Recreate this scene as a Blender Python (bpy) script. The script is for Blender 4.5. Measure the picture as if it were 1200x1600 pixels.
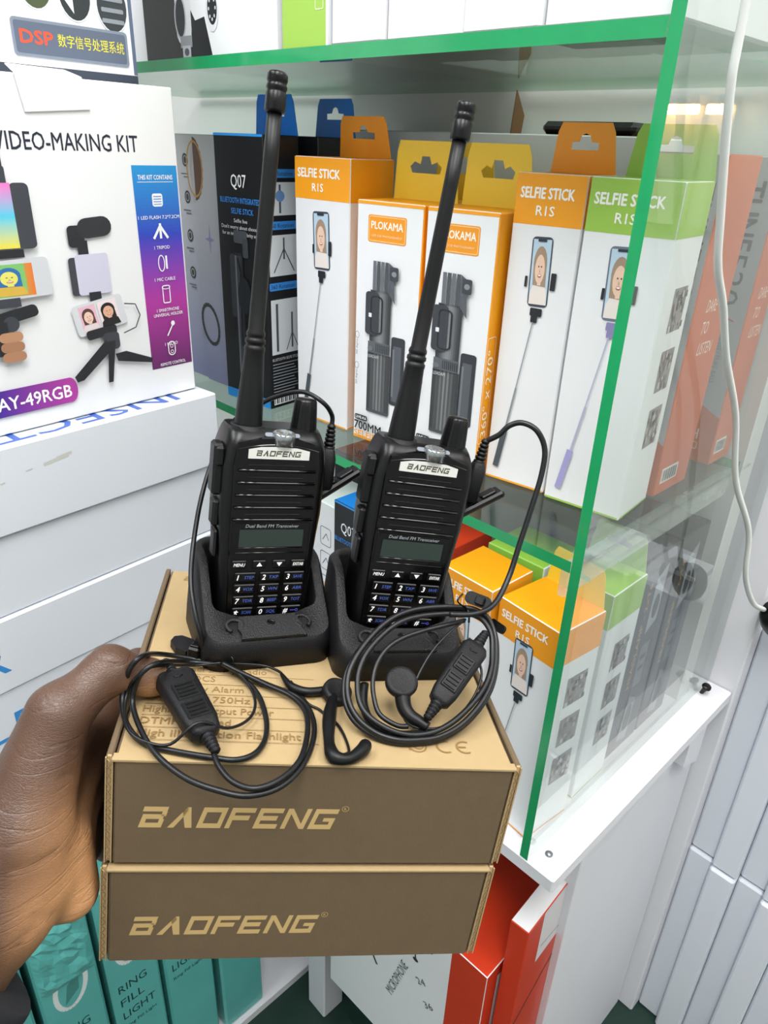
import bpy, bmesh, math, random
import numpy as np
from mathutils import Matrix, Vector, Euler
random.seed(7)
for o in list(bpy.data.objects): bpy.data.objects.remove(o)
SC = bpy.context.scene
COL = SC.collection
# ------------------------------------------------------------------ camera
CAMZ = 1.19
YAW, PITCH, ROLL, FPX = -0.784822, 0.466985, -0.0426755, 1137.0
fw = Vector((math.sin(YAW)*math.cos(PITCH), math.cos(YAW)*math.cos(PITCH), -math.sin(PITCH)))
rt = Vector((math.cos(YAW), -math.sin(YAW), 0)); dn = fw.cross(rt)
cr, sr = math.cos(ROLL), math.sin(ROLL)
RT = rt*cr + dn*sr; DN = dn*cr - rt*sr
cd = bpy.data.cameras.new('camera'); cam = bpy.data.objects.new('camera', cd); COL.objects.link(cam)
M = Matrix.Identity(4)
for i in range(3):
    M[i][0] = RT[i]; M[i][1] = -DN[i]; M[i][2] = -fw[i]
M[2][3] = CAMZ
cam.matrix_world = M
cd.sensor_fit = 'HORIZONTAL'; cd.sensor_width = 36; cd.lens = FPX/1200*36; cd.clip_start = 0.01
SC.camera = cam
# ------------------------------------------------------------------ world, lights, exposure
w = bpy.data.worlds.new('shop_light'); SC.world = w; w.use_nodes = True
bgn = w.node_tree.nodes['Background']; bgn.inputs[0].default_value = (0.93, 0.97, 1.0, 1); bgn.inputs[1].default_value = 0.0
def area(name, loc, size, power, rot=(0,0,0), col=(1,1,1)):
    l = bpy.data.lights.new(name, 'AREA'); l.shape = 'RECTANGLE'; l.size = size[0]; l.size_y = size[1]; l.energy = power; l.color = col
    o = bpy.data.objects.new(name, l); COL.objects.link(o); o.location = loc; o.rotation_euler = rot
    return o
# the shop's ceiling tubes, above the aisle where the photograph's light comes from
area('ceiling_tube_near_offscreen', (0.25, -0.15, 2.55), (1.3, 0.5), 40, (0,0,math.radians(-45)), (1.0,0.99,0.97))
area('ceiling_tube_left_offscreen', (-0.75, -0.55, 2.55), (1.3, 0.5), 30, (0,0,math.radians(-45)), (0.97,0.985,1))
area('ceiling_tube_right_offscreen', (0.75, 0.75, 2.55), (1.3, 0.5), 27, (0,0,math.radians(-45)), (1,0.985,0.96))
SC.view_settings.view_transform = 'Standard'; SC.view_settings.look = 'None'
SC.view_settings.exposure = -0.1; SC.view_settings.gamma = 1.0; SC.view_settings.use_curve_mapping = False
# ------------------------------------------------------------------ materials
def lin(c):
    if isinstance(c, str):
        c = c.lstrip('#'); c = [int(c[i:i+2], 16) for i in (0,2,4)]
    r = []
    for v in c[:3]:
        v = v/255
        r.append(v/12.92 if v <= 0.04045 else ((v+0.055)/1.055)**2.4)
    return (*r, 1.0)
MATS = {}
def mat(name, col=(128,128,128), rough=0.5, metal=0.0, noise=0.0, nscale=60, bump=0.0, bscale=400, spec=0.5, emit=0.0):
    if name in MATS: return MATS[name]
    m = bpy.data.materials.new(name); m.use_nodes = True; nt = m.node_tree; b = nt.nodes['Principled BSDF']
    c = lin(col); b.inputs['Base Color'].default_value = c; b.inputs['Roughness'].default_value = rough; b.inputs['Metallic'].default_value = metal
    b.inputs['Specular IOR Level'].default_value = spec
    if emit: b.inputs['Emission Color'].default_value = c; b.inputs['Emission Strength'].default_value = emit
    if noise or bump:
        tc = nt.nodes.new('ShaderNodeTexCoord')
    if noise:
        n = nt.nodes.new('ShaderNodeTexNoise'); n.inputs['Scale'].default_value = nscale; n.inputs['Detail'].default_value = 5
        nt.links.new(tc.outputs['Object'], n.inputs['Vector'])
        mx = nt.nodes.new('ShaderNodeMix'); mx.data_type = 'RGBA'
        mx.inputs[6].default_value = tuple(v*(1-noise) for v in c[:3])+(1,); mx.inputs[7].default_value = tuple(min(1, v*(1+noise)) for v in c[:3])+(1,)
        nt.links.new(n.outputs['Fac'], mx.inputs[0]); nt.links.new(mx.outputs[2], b.inputs['Base Color'])
    if bump:
        n2 = nt.nodes.new('ShaderNodeTexNoise'); n2.inputs['Scale'].default_value = bscale; n2.inputs['Detail'].default_value = 3
        nt.links.new(tc.outputs['Object'], n2.inputs['Vector'])
        bp = nt.nodes.new('ShaderNodeBump'); bp.inputs['Strength'].default_value = bump; bp.inputs['Distance'].default_value = 0.001
        nt.links.new(n2.outputs['Fac'], bp.inputs['Height']); nt.links.new(bp.outputs['Normal'], b.inputs['Normal'])
    MATS[name] = m; return m
def inkmat():
    m = bpy.data.materials.new('printed_ink'); m.use_nodes = True; nt = m.node_tree; b = nt.nodes['Principled BSDF']
    a = nt.nodes.new('ShaderNodeVertexColor'); a.layer_name = 'Col'
    nt.links.new(a.outputs['Color'], b.inputs['Base Color']); b.inputs['Roughness'].default_value = 0.42
    MATS['ink'] = m; return m
INK = inkmat()
def glassmat(name, tint, base=0.04, rough=0.01, smudge_haze=0):
    m = bpy.data.materials.new(name); m.use_nodes = True; nt = m.node_tree; nt.nodes.clear()
    out = nt.nodes.new('ShaderNodeOutputMaterial'); mx = nt.nodes.new('ShaderNodeMixShader')
    tr = nt.nodes.new('ShaderNodeBsdfTransparent'); tr.inputs[0].default_value = tint
    gl = nt.nodes.new('ShaderNodeBsdfGlossy'); gl.inputs['Roughness'].default_value = rough
    lw = nt.nodes.new('ShaderNodeLayerWeight'); lw.inputs['Blend'].default_value = 0.5
    p = nt.nodes.new('ShaderNodeMath'); p.operation = 'POWER'; p.inputs[1].default_value = 5
    ma = nt.nodes.new('ShaderNodeMath'); ma.operation = 'MULTIPLY_ADD'; ma.inputs[1].default_value = 1-base; ma.inputs[2].default_value = base
    L = nt.links.new
    if smudge_haze:
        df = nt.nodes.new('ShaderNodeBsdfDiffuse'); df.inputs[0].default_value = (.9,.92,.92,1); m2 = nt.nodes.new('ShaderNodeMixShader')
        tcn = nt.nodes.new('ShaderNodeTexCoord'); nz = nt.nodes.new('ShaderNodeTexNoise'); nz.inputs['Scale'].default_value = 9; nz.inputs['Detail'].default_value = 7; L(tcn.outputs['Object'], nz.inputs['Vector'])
        mr = nt.nodes.new('ShaderNodeMapRange'); mr.inputs[1].default_value = .35; mr.inputs[2].default_value = .75; mr.inputs[3].default_value = smudge_haze*.45; mr.inputs[4].default_value = smudge_haze*1.8; L(nz.outputs['Fac'], mr.inputs[0])
    L(lw.outputs['Facing'], p.inputs[0]); L(p.outputs[0], ma.inputs[0]); L(ma.outputs[0], mx.inputs[0])
    L(tr.outputs[0], mx.inputs[1]); L(gl.outputs[0], mx.inputs[2]); 
    if smudge_haze: L(mr.outputs[0], m2.inputs[0]); L(mx.outputs[0], m2.inputs[1]); L(df.outputs[0], m2.inputs[2]); L(m2.outputs[0], out.inputs[0])
    else: L(mx.outputs[0], out.inputs[0])
    MATS[name] = m; return m
glassmat('clear_glass', (0.965, 0.985, 0.975, 1))
glassmat('pane_glass', (0.965, 0.985, 0.975, 1), 0.03, 0.01, 0.016)  # white film: smudges plus a painted haze standing in for reflected room light
glassmat('frosted_strip', (0.93, 0.96, 0.95, 1), 0.06, 0.05, 0.16)
glassmat('shelf_glass', (0.86, 0.93, 0.89, 1))
glassmat('screen_glass', (0.9, 0.95, 0.93, 1), 0.05)
mat('glass_edge', (38,158,98), 0.12, noise=0.12, nscale=40)
mat('white_paint', (226,226,232), 0.55, noise=0.03, nscale=12)
mat('wall_white', (212,214,212), 0.6, noise=0.04, nscale=8, bump=0.15, bscale=60)
mat('floor_green', (14,46,36), 0.5, noise=0.25, nscale=10)
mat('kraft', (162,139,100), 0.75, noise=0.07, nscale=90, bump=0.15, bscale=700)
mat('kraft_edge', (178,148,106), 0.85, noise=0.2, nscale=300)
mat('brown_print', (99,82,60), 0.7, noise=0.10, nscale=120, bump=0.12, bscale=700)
mat('carton_white', (236,237,240), 0.45, noise=0.015, nscale=20)
mat('carton_cool', (226,231,240), 0.4, noise=0.02, nscale=15)
mat('carton_grey', (150,152,156), 0.4, noise=0.08, nscale=12)
mat('carton_black', (24,25,28), 0.35, noise=0.15, nscale=20)
mat('carton_orange', (250,163,20), 0.4, noise=0.04, nscale=30)
mat('tab_orange', (255,164,42), 0.45, noise=0.05, nscale=30)
mat('tab_yellow', (255,216,62), 0.45, noise=0.05, nscale=30)
mat('carton_green', (158,200,80), 0.4, noise=0.05, nscale=30)
mat('tab_green', (158,200,80), 0.45, noise=0.05, nscale=30)
mat('carton_blue', (26,132,226), 0.4, noise=0.06, nscale=30)
mat('carton_red', (206,58,28), 0.35, noise=0.08, nscale=15)
mat('carton_teal', (98,184,180), 0.35, noise=0.12, nscale=14, bump=0.35, bscale=28)
mat('tune_orange', (196,92,46), 0.4, noise=0.08, nscale=20)
mat('tune_grey', (172,174,178), 0.4, noise=0.04, nscale=20)
mat('black_plastic', (9,9,11), 0.3, bump=0.06, bscale=1500, spec=.3)
mat('black_matte', (16,16,19), 0.5, bump=0.3, bscale=1800, spec=.3)
mat('cradle_black', (16,16,19), 0.45, bump=0.7, bscale=1600, spec=.5)
mat('gloss_black', (5,5,6), 0.16, spec=.3)
mat('gloss_ridge', (8,8,10), 0.1, spec=.8)
mat('rubber', (11,11,13), 0.42, spec=.3)
mat('cable_black', (15,16,19), 0.38, spec=.4)
mat('silver', (226,226,222), 0.35, metal=0.35)
mat('bar_silver', (150,152,158), 0.3, metal=0.9)
mat('dim_grey', (120,124,134), 0.3)
mat('lcd', (34,46,42), 0.18, noise=0.1, nscale=40)
mat('lens', (150,154,158), 0.1, metal=0.7)
mat('cable_white', (222,224,222), 0.45)
mat('warm_lamp', (255,206,130), 0.5, emit=55.0)
mat('slate', (70,82,110), .4)
mat('sleeve', (26,28,34), 0.9, noise=0.3, nscale=200)
mat('leather_tab', (120,86,56), 0.6)
# ------------------------------------------------------------------ mesh builder
class MB:
    def __init__(s): s.v = []; s.f = []; s.m = []; s.mats = []; s.sm = []
    def mi(s, m):
        m = MATS[m] if isinstance(m, str) else m
        if m not in s.mats: s.mats.append(m)
        return s.mats.index(m)
    def add(s, vs, fs, m, smooth=False):
        k = len(s.v); i = s.mi(m); s.v += [tuple(v) for v in vs]
        for f in fs: s.f.append(tuple(k+a for a in f)); s.m.append(i); s.sm.append(smooth)
    def box(s, a, b, m, bev=0.0, T=None):
        """a,b opposite corners; m one material or dict per face (x0,x1,y0,y1,z0,z1)"""
        lo = [min(a[i], b[i]) for i in range(3)]; hi = [max(a[i], b[i]) for i in range(3)]
        keys = ['x0','x1','y0','y1','z0','z1']
        mm = m if isinstance(m, dict) else {}
        dm = mm.get('all', 'carton_white') if isinstance(m, dict) else m
        e = min(bev, min(hi[i]-lo[i] for i in range(3))*0.45)
        def P(q): return T @ Vector(q) if T is not None else Vector(q)
        if e <= 0:
            c = [P((x,y,z)) for x in (lo[0],hi[0]) for y in (lo[1],hi[1]) for z in (lo[2],hi[2])]
            F = {'x0':(0,1,3,2),'x1':(4,6,7,5),'y0':(0,4,5,1),'y1':(2,3,7,6),'z0':(0,2,6,4),'z1':(1,5,7,3)}
            for k in keys: s.add([c[i] for i in F[k]], [(0,1,2,3)], mm.get(k, dm))
            return s
        # chamfered: one vert per (corner, axis)
        V = {}
        for ix in (0,1):
            for iy in (0,1):
                for iz in (0,1):
                    for ax in range(3):
                        q = []
                        for d, ii in enumerate((ix,iy,iz)):
                            base = hi[d] if ii else lo[d]
                            q.append(base if d == ax else (base-e if ii else base+e))
                        V[(ix,iy,iz,ax)] = P(q)
        def quad(keys4, mm_):
            vs = [V[k] for k in keys4]; s.add(vs, [(0,1,2,3)], mm_)
        for ax in range(3):
            for sd in (0,1):
                o1, o2 = [d for d in range(3) if d != ax]
                def K(a1, a2):
                    t = [0,0,0]; t[ax] = sd; t[o1] = a1; t[o2] = a2; return (*t, ax)
                ks = [K(0,0),K(1,0),K(1,1),K(0,1)]
                if (sd == 1) == (ax == 1): ks = ks[::-1]
                quad(ks, mm.get('xyz'[ax]+str(sd), dm))
        for ax in range(3):      # edges parallel to ax
            o1, o2 = [d for d in range(3) if d != ax]
            for a1 in (0,1):
                for a2 in (0,1):
                    def K(e_, which):
                        t = [0,0,0]; t[ax] = e_; t[o1] = a1; t[o2] = a2; return (*t, which)
                    quad([K(0,o1),K(1,o1),K(1,o2),K(0,o2)], mm.get('edge', mm.get('xyz'[o1]+str(a1), dm)))
        for ix in (0,1):
            for iy in (0,1):
                for iz in (0,1):
                    s.add([V[(ix,iy,iz,a)] for a in range(3)], [(0,1,2)], mm.get('edge', dm))
        return s
    def loft(s, rings, m, cap=(True,True), smooth=True, close=True):
        n = len(rings[0]); vs = [p for r in rings for p in r]; fs = []
        for i in range(len(rings)-1):
            for j in range(n if close else n-1):
                a = i*n+j; b = i*n+(j+1) % n; fs.append((a, b, b+n, a+n))
        s.add(vs, fs, m, smooth)
        if cap[0]: s.add(list(rings[0]), [tuple(range(n))[::-1]], m)
        if cap[1]: s.add(list(rings[-1]), [tuple(range(n))], m)
        return s
    def tube(s, pts, r, m, n=8, rs=None, closed=False):
        pts = [Vector(p) for p in pts]; rings = []
        t0 = (pts[1]-pts[0]).normalized(); up = Vector((0,0,1)) if abs(t0.z) < 0.9 else Vector((1,0,0))
        u = t0.cross(up).normalized()
        for i, p in enumerate(pts):
            a = pts[max(i-1,0)]; b = pts[min(i+1, len(pts)-1)]; t = (b-a).normalized()
            u = (u - t*u.dot(t)).normalized(); v = t.cross(u); rr = rs[i] if rs else r
            rings.append([p+(u*math.cos(2*math.pi*k/n)+v*math.sin(2*math.pi*k/n))*rr for k in range(n)])
        return s.loft(rings, m)
    def lathe(s, prof, m, o=(0,0,0), ax=(0,0,1), n=24, ribs=0, ribd=0):
        o = Vector(o); ax = Vector(ax).normalized(); u = ax.cross(Vector((0,1,0)) if abs(ax.y) < .9 else Vector((1,0,0))).normalized(); v = ax.cross(u)
        rings = []
        for r, z in prof:
            ring = []
            for k in range(n):
                a = 2*math.pi*k/n; rr = r*(1-(ribd if ribs and (k*ribs*2//n) % 2 else 0)); rr = max(rr, 1e-6)
                ring.append(o+ax*z+(u*math.cos(a)+v*math.sin(a))*rr)
            rings.append(ring)
        return s.loft(rings, m)
    def prism(s, poly, m, T, d):
        """2-D polygon extruded by d along local z of T"""
        n = len(poly); a = [T @ Vector((x,y,0)) for x,y in poly]; b = [T @ Vector((x,y,d)) for x,y in poly]
        s.add(a, [tuple(range(n))[::-1]], m); s.add(b, [tuple(range(n))], m)
        for i in range(n):
            j = (i+1) % n; s.add([a[i],a[j],b[j],b[i]], [(0,1,2,3)], m)
        return s
    def build(s, name, parent=None, shift=None, **tags):
        vs = s.v if shift is None else [(v[0]-shift[0], v[1]-shift[1], v[2]-shift[2]) for v in s.v]
        me = bpy.data.meshes.new(name); me.from_pydata(vs, [], s.f)
        for m in s.mats: me.materials.append(m)
        me.polygons.foreach_set('material_index', s.m); me.polygons.foreach_set('use_smooth', s.sm)
        me.validate()
        bm = bmesh.new(); bm.from_mesh(me); bmesh.ops.remove_doubles(bm, verts=bm.verts, dist=1e-6)
        bmesh.ops.recalc_face_normals(bm, faces=bm.faces); bm.to_mesh(me); bm.free()
        o = bpy.data.objects.new(name, me); COL.objects.link(o)
        if parent: o.parent = parent
        for k, v in tags.items(): o[k] = v
        return o
def thing(name, label, cat, Mx=None, group=None, kind=None):
    o = bpy.data.objects.new(name, None); COL.objects.link(o); o.empty_display_size = 0.02
    if Mx is not None: o.matrix_world = Mx
    if label: o['label'] = label
    if cat: o['category'] = cat
    if group: o['group'] = group
    if kind: o['kind'] = kind
    return o
def TR(x, y, z, yaw=0): return Matrix.Translation((x,y,z)) @ Matrix.Rotation(yaw, 4, 'Z')
def smooth_path(pts, sub=6, closed=False):
    P = [Vector(p) for p in pts]; out = []; n = len(P)
    for i in range(n if closed else n-1):
        if closed: a, b, c, d = P[(i-1) % n], P[i], P[(i+1) % n], P[(i+2) % n]
        else: a, b, c, d = P[max(i-1,0)], P[i], P[i+1], P[min(i+2,n-1)]
        for k in range(sub):
            t = k/sub; out.append(0.5*((2*b)+(c-a)*t+(2*a-5*b+4*c-d)*t*t+(3*b-a-3*c+d)*t**3))
    out.append(P[0] if closed else P[-1]); return out
def rrect(w, h, r, n=5, cx=0, cy=0):
    out = []
    for (sx, sy, a0) in ((1,1,0),(-1,1,90),(-1,-1,180),(1,-1,270)):
        for k in range(n+1):
            a = math.radians(a0+90*k/n); out.append((cx+sx*(w/2-r)+r*math.cos(a), cy+sy*(h/2-r)+r*math.sin(a)))
    return out
# ------------------------------------------------------------------ flat print on a face
TXT = {}
def textmesh(s, bold=0.0, shear=0.0, spacing=1.0):
    k = (s, bold, shear, spacing)
    if k in TXT: return TXT[k]
    c = bpy.data.curves.new('t', 'FONT'); c.body = s; c.size = 1; c.offset = bold; c.shear = shear; c.space_character = spacing; c.resolution_u = 2
    o = bpy.data.objects.new('t', c); COL.objects.link(o); dg = bpy.context.evaluated_depsgraph_get()
    me = o.evaluated_get(dg).to_mesh()
    v = [(p.co.x, p.co.y) for p in me.vertices]; f = [tuple(p.vertices) for p in me.polygons]
    o.evaluated_get(dg).to_mesh_clear(); bpy.data.objects.remove(o); bpy.data.curves.remove(c)
    TXT[k] = (v, f); return TXT[k]
class Print:
    """flat ink on one face: o = lower-left corner, ex / ey in-plane unit vectors (object local)"""
    def __init__(s, o, ex, ey, lift=0.00012):
        s.o = Vector(o); s.ex = Vector(ex).normalized(); s.ey = Vector(ey).normalized(); s.n = s.ex.cross(s.ey); s.L = lift; s.v = []; s.f = []; s.c = []
    def up(s): s.L += 0.00004
    def poly(s, pts, col, faces=None, up=True):
        k = len(s.v); col = lin(col) if isinstance(col, str) or len(col) == 3 else tuple(col)
        for x, y in pts: s.v.append(s.o+s.ex*x+s.ey*y+s.n*s.L)
        for f in (faces or [tuple(range(len(pts)))]): s.f.append(tuple(k+a for a in f)); s.c.append(col)
        if up: s.up()
    def rect(s, x, y, w, h, col, ang=0):
        c, n = math.cos(ang), math.sin(ang); p = [(0,0),(w,0),(w,h),(0,h)]
        s.poly([(x+a*c-b*n, y+a*n+b*c) for a, b in p], col)
    def rr(s, cx, cy, w, h, r, col, ang=0):
        p = rrect(w, h, min(r, w/2.01, h/2.01), 4); c, n = math.cos(ang), math.sin(ang)
        s.poly([(cx+a*c-b*n, cy+a*n+b*c) for a, b in p], col)
    def ell(s, cx, cy, rx, ry, col, ang=0, n=20):
        c, q = math.cos(ang), math.sin(ang)
        s.poly([(cx+rx*math.cos(2*math.pi*i/n)*c-ry*math.sin(2*math.pi*i/n)*q, cy+rx*math.cos(2*math.pi*i/n)*q+ry*math.sin(2*math.pi*i/n)*c) for i in range(n)], col)
    def line(s, pts, wd, col):
        for (a, b) in zip(pts[:-1], pts[1:]):
            dx, dy = b[0]-a[0], b[1]-a[1]; l = math.hypot(dx, dy) or 1e-9; px, py = -dy/l*wd/2, dx/l*wd/2
            s.poly([(a[0]-px,a[1]-py),(b[0]-px,b[1]-py),(b[0]+px,b[1]+py),(a[0]+px,a[1]+py)], col, up=False)
        s.up()
    def ring(s, cx, cy, rx, ry, wd, col, ang=0, n=20):
        s.line([(cx+rx*math.cos(2*math.pi*i/n)*math.cos(ang)-ry*math.sin(2*math.pi*i/n)*math.sin(ang), cy+rx*math.cos(2*math.pi*i/n)*math.sin(ang)+ry*math.sin(2*math.pi*i/n)*math.cos(ang)) for i in range(n+1)], wd, col)
    def frame(s, cx, cy, w, h, r, wd, col):
        p = rrect(w, h, min(r, w/2.01, h/2.01), 4, cx, cy); s.line(p+[p[0]], wd, col)
    def grad(s, x, y, w, h, c0, c1, n=10, vertical=True, c2=None): s.grad_(x, y, w, h, c0, c1, n*4, vertical, c2)
    def grad_(s, x, y, w, h, c0, c1, n=10, vertical=True, c2=None):
        for i in range(n):
            t = (i+.5)/n
            if c2 is None: c = [a+(b-a)*t for a, b in zip(c0, c1)]
            else: c = [a+(b-a)*t*2 for a, b in zip(c0, c1)] if t < .5 else [a+(b-a)*(t*2-1) for a, b in zip(c1, c2)]
            if vertical: s.poly([(x,y+h*i/n),(x+w,y+h*i/n),(x+w,y+h*(i+1)/n),(x,y+h*(i+1)/n)], c, up=False)
            else: s.poly([(x+w*i/n,y),(x+w*(i+1)/n,y),(x+w*(i+1)/n,y+h),(x+w*i/n,y+h)], c, up=False)
        s.up()
    def text(s, t, x, y, h, col, w=None, align='l', bold=0.0, shear=0.0, ang=0, flip=False):
        v, f = textmesh(t, 0.0, shear)
        if not v: return
        x0 = min(p[0] for p in v); x1 = max(p[0] for p in v); y1 = 0.73
        sy = h/y1; sx = (w/(x1-x0)) if w else sy; W = (x1-x0)*sx
        ox = {'l':0,'c':-W/2,'r':-W}[align]; c, n = math.cos(ang), math.sin(ang)
        pts = []
        for a, b in v:
            a2 = (a-x0)*sx+ox; b2 = b*sy
            if flip: a2, b2 = -a2, -b2
            pts.append((x+a2*c-b2*n, y+a2*n+b2*c))
        s.poly(pts, col, f)
        if bold:
            e = min(bold, .05)*h*.9
            for dx, dy in ((e,0),(-e,0),(0,e),(0,-e)): s.poly([(a+dx, b+dy) for a, b in pts], col, f, up=False); s.L += .00001
    def logo(s, x, y, h, w, col, shear=0.28):
        """the wide slanted maker's lettering, drawn as bars"""
        t = .23; lw = 1.0; gap = .17; W0 = 7*lw+6*gap; kx = w/W0; X = 0
        def R(a, b, c, d): s.poly([(x+(X+u)*kx+v*h*shear, y+v*h) for u, v in ((a,b),(c,b),(c,d),(a,d))], col, up=False)
        def Q(p): s.poly([(x+(X+u)*kx+v*h*shear, y+v*h) for u, v in p], col, up=False)
        for ch in 'BAOFENG':
            if ch == 'B': R(-.06,1-t,.92,1); R(0,.41,.86,.41+t); R(0,0,.92,t); R(.72,t,.92,.41); R(.74,.55,.94,1-t); R(0,t,.2,.41)
            if ch == 'A': Q([(0,0),(.26,0),(.6,.82),(.5,1)]); Q([(.5,1),(.38,.76),(.72,0),(1,0),(.64,1)])
            if ch == 'O': R(0,0,1,t); R(0,1-t,1,1); R(0,t,.2,1-t); R(.8,t,1,1-t)
            if ch == 'F': R(0,0,.2,1-t); R(0,1-t,1,1); R(.2,.4,.86,.4+t)
            if ch == 'E': R(0,0,.2,1-t); R(0,1-t,1,1); R(.2,.4,.86,.4+t); R(.2,0,.98,t)
            if ch == 'N': R(0,0,.2,1); R(.8,0,1,1); Q([(.2,1),(.2,.74),(.8,0),(.8,.26)])
            if ch == 'G': R(0,0,.2,1-t); R(0,1-t,1,1); R(.2,0,1,t); R(.8,t,1,.56); R(.5,.38,.8,.56)
            X += lw+gap
        s.up()
    def build(s, name, parent, shift=None, **tags):
        me = bpy.data.meshes.new(name); me.from_pydata([tuple(v if shift is None else v-Vector(shift)) for v in s.v], [], s.f)
        ca = me.color_attributes.new('Col', 'FLOAT_COLOR', 'CORNER'); d = []
        for p, c in zip(me.polygons, s.c): d += list(c)*p.loop_total
        ca.data.foreach_set('color', d); me.materials.append(INK)
        o = bpy.data.objects.new(name, me); COL.objects.link(o); o.parent = parent
        for k, v in tags.items(): o[k] = v
        return o
def portrait(P, cx, cy, w, h, bg, hair, skin, top, ang=0):
    c, n = math.cos(ang), math.sin(ang)
    def q(x, y): return (cx+x*w*c-y*h*n, cy+x*w*n+y*h*c)
    P.poly([q(-.5,-.5),q(.5,-.5),q(.5,.5),q(-.5,.5)], bg)
    P.poly([q(-.5,-.5),q(.5,-.5),q(.42,-.26),q(.12,-.12),q(-.2,-.12),q(-.46,-.3)], top)
    P.ell(*q(-.02,.13), w*.37, h*.27, hair, ang); P.poly([q(-.38,.1),q(.34,.1),q(.36,-.22),q(-.36,-.2)], hair); P.ell(*q(-.02,.05), w*.27, h*.225, skin, ang)
    P.poly([q(-.1,-.2),q(.1,-.2),q(.08,0),q(-.08,0)], skin)
    for e in (-.09,.07): P.ell(*q(e,.09), w*.035, h*.014, '#4a3a34', ang, 8)
    P.ell(*q(-.01,-.05), w*.11, h*.03, '#b4625c', ang, 10); P.ell(*q(-.01,-.043), w*.085, h*.014, '#f6f0ec', ang, 10); P.ell(*q(-.015,.02), w*.03, h*.03, '#d6a890', ang, 8)
# ------------------------------------------------------------------ cartons
def plate(name, outline, holes, T, thick, m, parent, m_back=None):
    bm = bmesh.new(); es = []
    for lp in [outline]+holes:
        vs = [bm.verts.new((x,y,0)) for x, y in lp]
        for i in range(len(vs)): es.append(bm.edges.new((vs[i], vs[(i+1) % len(vs)])))
    bmesh.ops.triangle_fill(bm, edges=es, use_beauty=True)
    r = bmesh.ops.extrude_face_region(bm, geom=bm.faces[:]); bmesh.ops.translate(bm, verts=[g for g in r['geom'] if isinstance(g, bmesh.types.BMVert)], vec=(0,0,thick))
    bmesh.ops.recalc_face_normals(bm, faces=bm.faces); bm.transform(T)
    me = bpy.data.meshes.new(name); bm.to_mesh(me); bm.free(); me.materials.append(MATS[m])
    o = bpy.data.objects.new(name, me); COL.objects.link(o); o.parent = parent; return o
def carton(name, label, w, d, h, x, y, z, yaw=0, mats='carton_white', group=None, bev=0.0009, cat='box', lean=0):
    """x,y = front-left base corner (seen from the shop side); front faces -y"""
    Mx = TR(x, y, z, yaw) @ Matrix.Translation((w/2, d/2, 0))
    if lean: Mx = Mx @ Matrix.Rotation(lean, 4, 'Y')
    t = thing(name, label, cat, Mx, group)
    mb = MB(); mb.box((-w/2,-d/2,0), (w/2,d/2,h), mats, bev); mb.build('body', t)
    return t
def fr(w, d, h, face):
    return {'front': Print((-w/2,-d/2,0),(1,0,0),(0,0,1)), 'right': Print((w/2,-d/2,0),(0,1,0),(0,0,1)), 'top': Print((-w/2,-d/2,h),(1,0,0),(0,1,0)),
            'left': Print((-w/2,d/2,0),(0,-1,0),(0,0,1))}[face]
def hang_tab(t, w, d, h, m, tabw, tabh, tilt=0.0, back=True, off=0, style='euro'):
    y = (d/2-0.0006) if back else 0.0
    T = Matrix.Translation((off, y, h)) @ Matrix.Rotation(math.radians(90), 4, 'X') @ Matrix.Rotation(tilt, 4, 'X')
    ol = [(-tabw/2-.004,-.0005),(tabw/2+.004,-.0005),(tabw/2,tabh*.82),(tabw/2-.003,tabh),(-tabw/2+.003,tabh),(-tabw/2,tabh*.82)]
    c = tabh*.55; q = tabw*.24
    if style == 'euro': hole = [(-q,c-.0028),(q,c-.0028),(q,c+.0022),(.005,c+.0026),(.0035,c+.0068),(0,c+.0082),(-.0035,c+.0068),(-.005,c+.0026),(-q,c+.0022)]
    else: hole = [(-q,c-.004),(q,c-.004),(q+.002,c+.001),(q-.003,c+.005),(.006,c+.003),(.004,c+.009),(-.004,c+.009),(-.006,c+.003),(-q+.003,c+.005),(-q-.002,c+.001)]
    return plate('hang_tab', ol, [hole], T, 0.0007, m, t)
# ================================================================== STRUCTURE
def struct(name, mb, **k):
    o = mb.build(name, k.pop('parent', None)); 
    if not o.parent: o['kind'] = 'structure'
    return o
ZM, ZB, ZT = 0.9356, 0.636, 1.2439
XG = -0.2165          # inner face of side glass
struct('floor', MB().box((-2.2,-1.6,-0.03),(1.8,1.35,0.0), 'floor_green'))
struct('wall_back', MB().box((-2.2,0.705,0),(-0.2185,0.735,2.6), 'wall_white'))
struct('wall_right', MB().box((-0.176,1.05,0),(1.8,1.09,2.6), 'wall_white'))
struct('ceiling', MB().box((-2.2,-1.6,2.6),(1.8,1.35,2.64), 'wall_white'))
struct('wall_left', MB().box((-2.24,-1.6,0),(-2.2,0.705,2.6), 'wall_white'))
struct('wall_front', MB().box((-2.2,-1.64,0),(1.8,-1.6,2.6), 'wall_white'))
struct('wall_far_right', MB().box((1.8,-1.6,0),(1.84,1.09,2.6), 'wall_white'))
mb = MB(); mb.box((-0.262,0.7695,0),(-0.178,0.812,2.6), 'white_paint', 0.002); struct('trim_1', mb)
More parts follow.
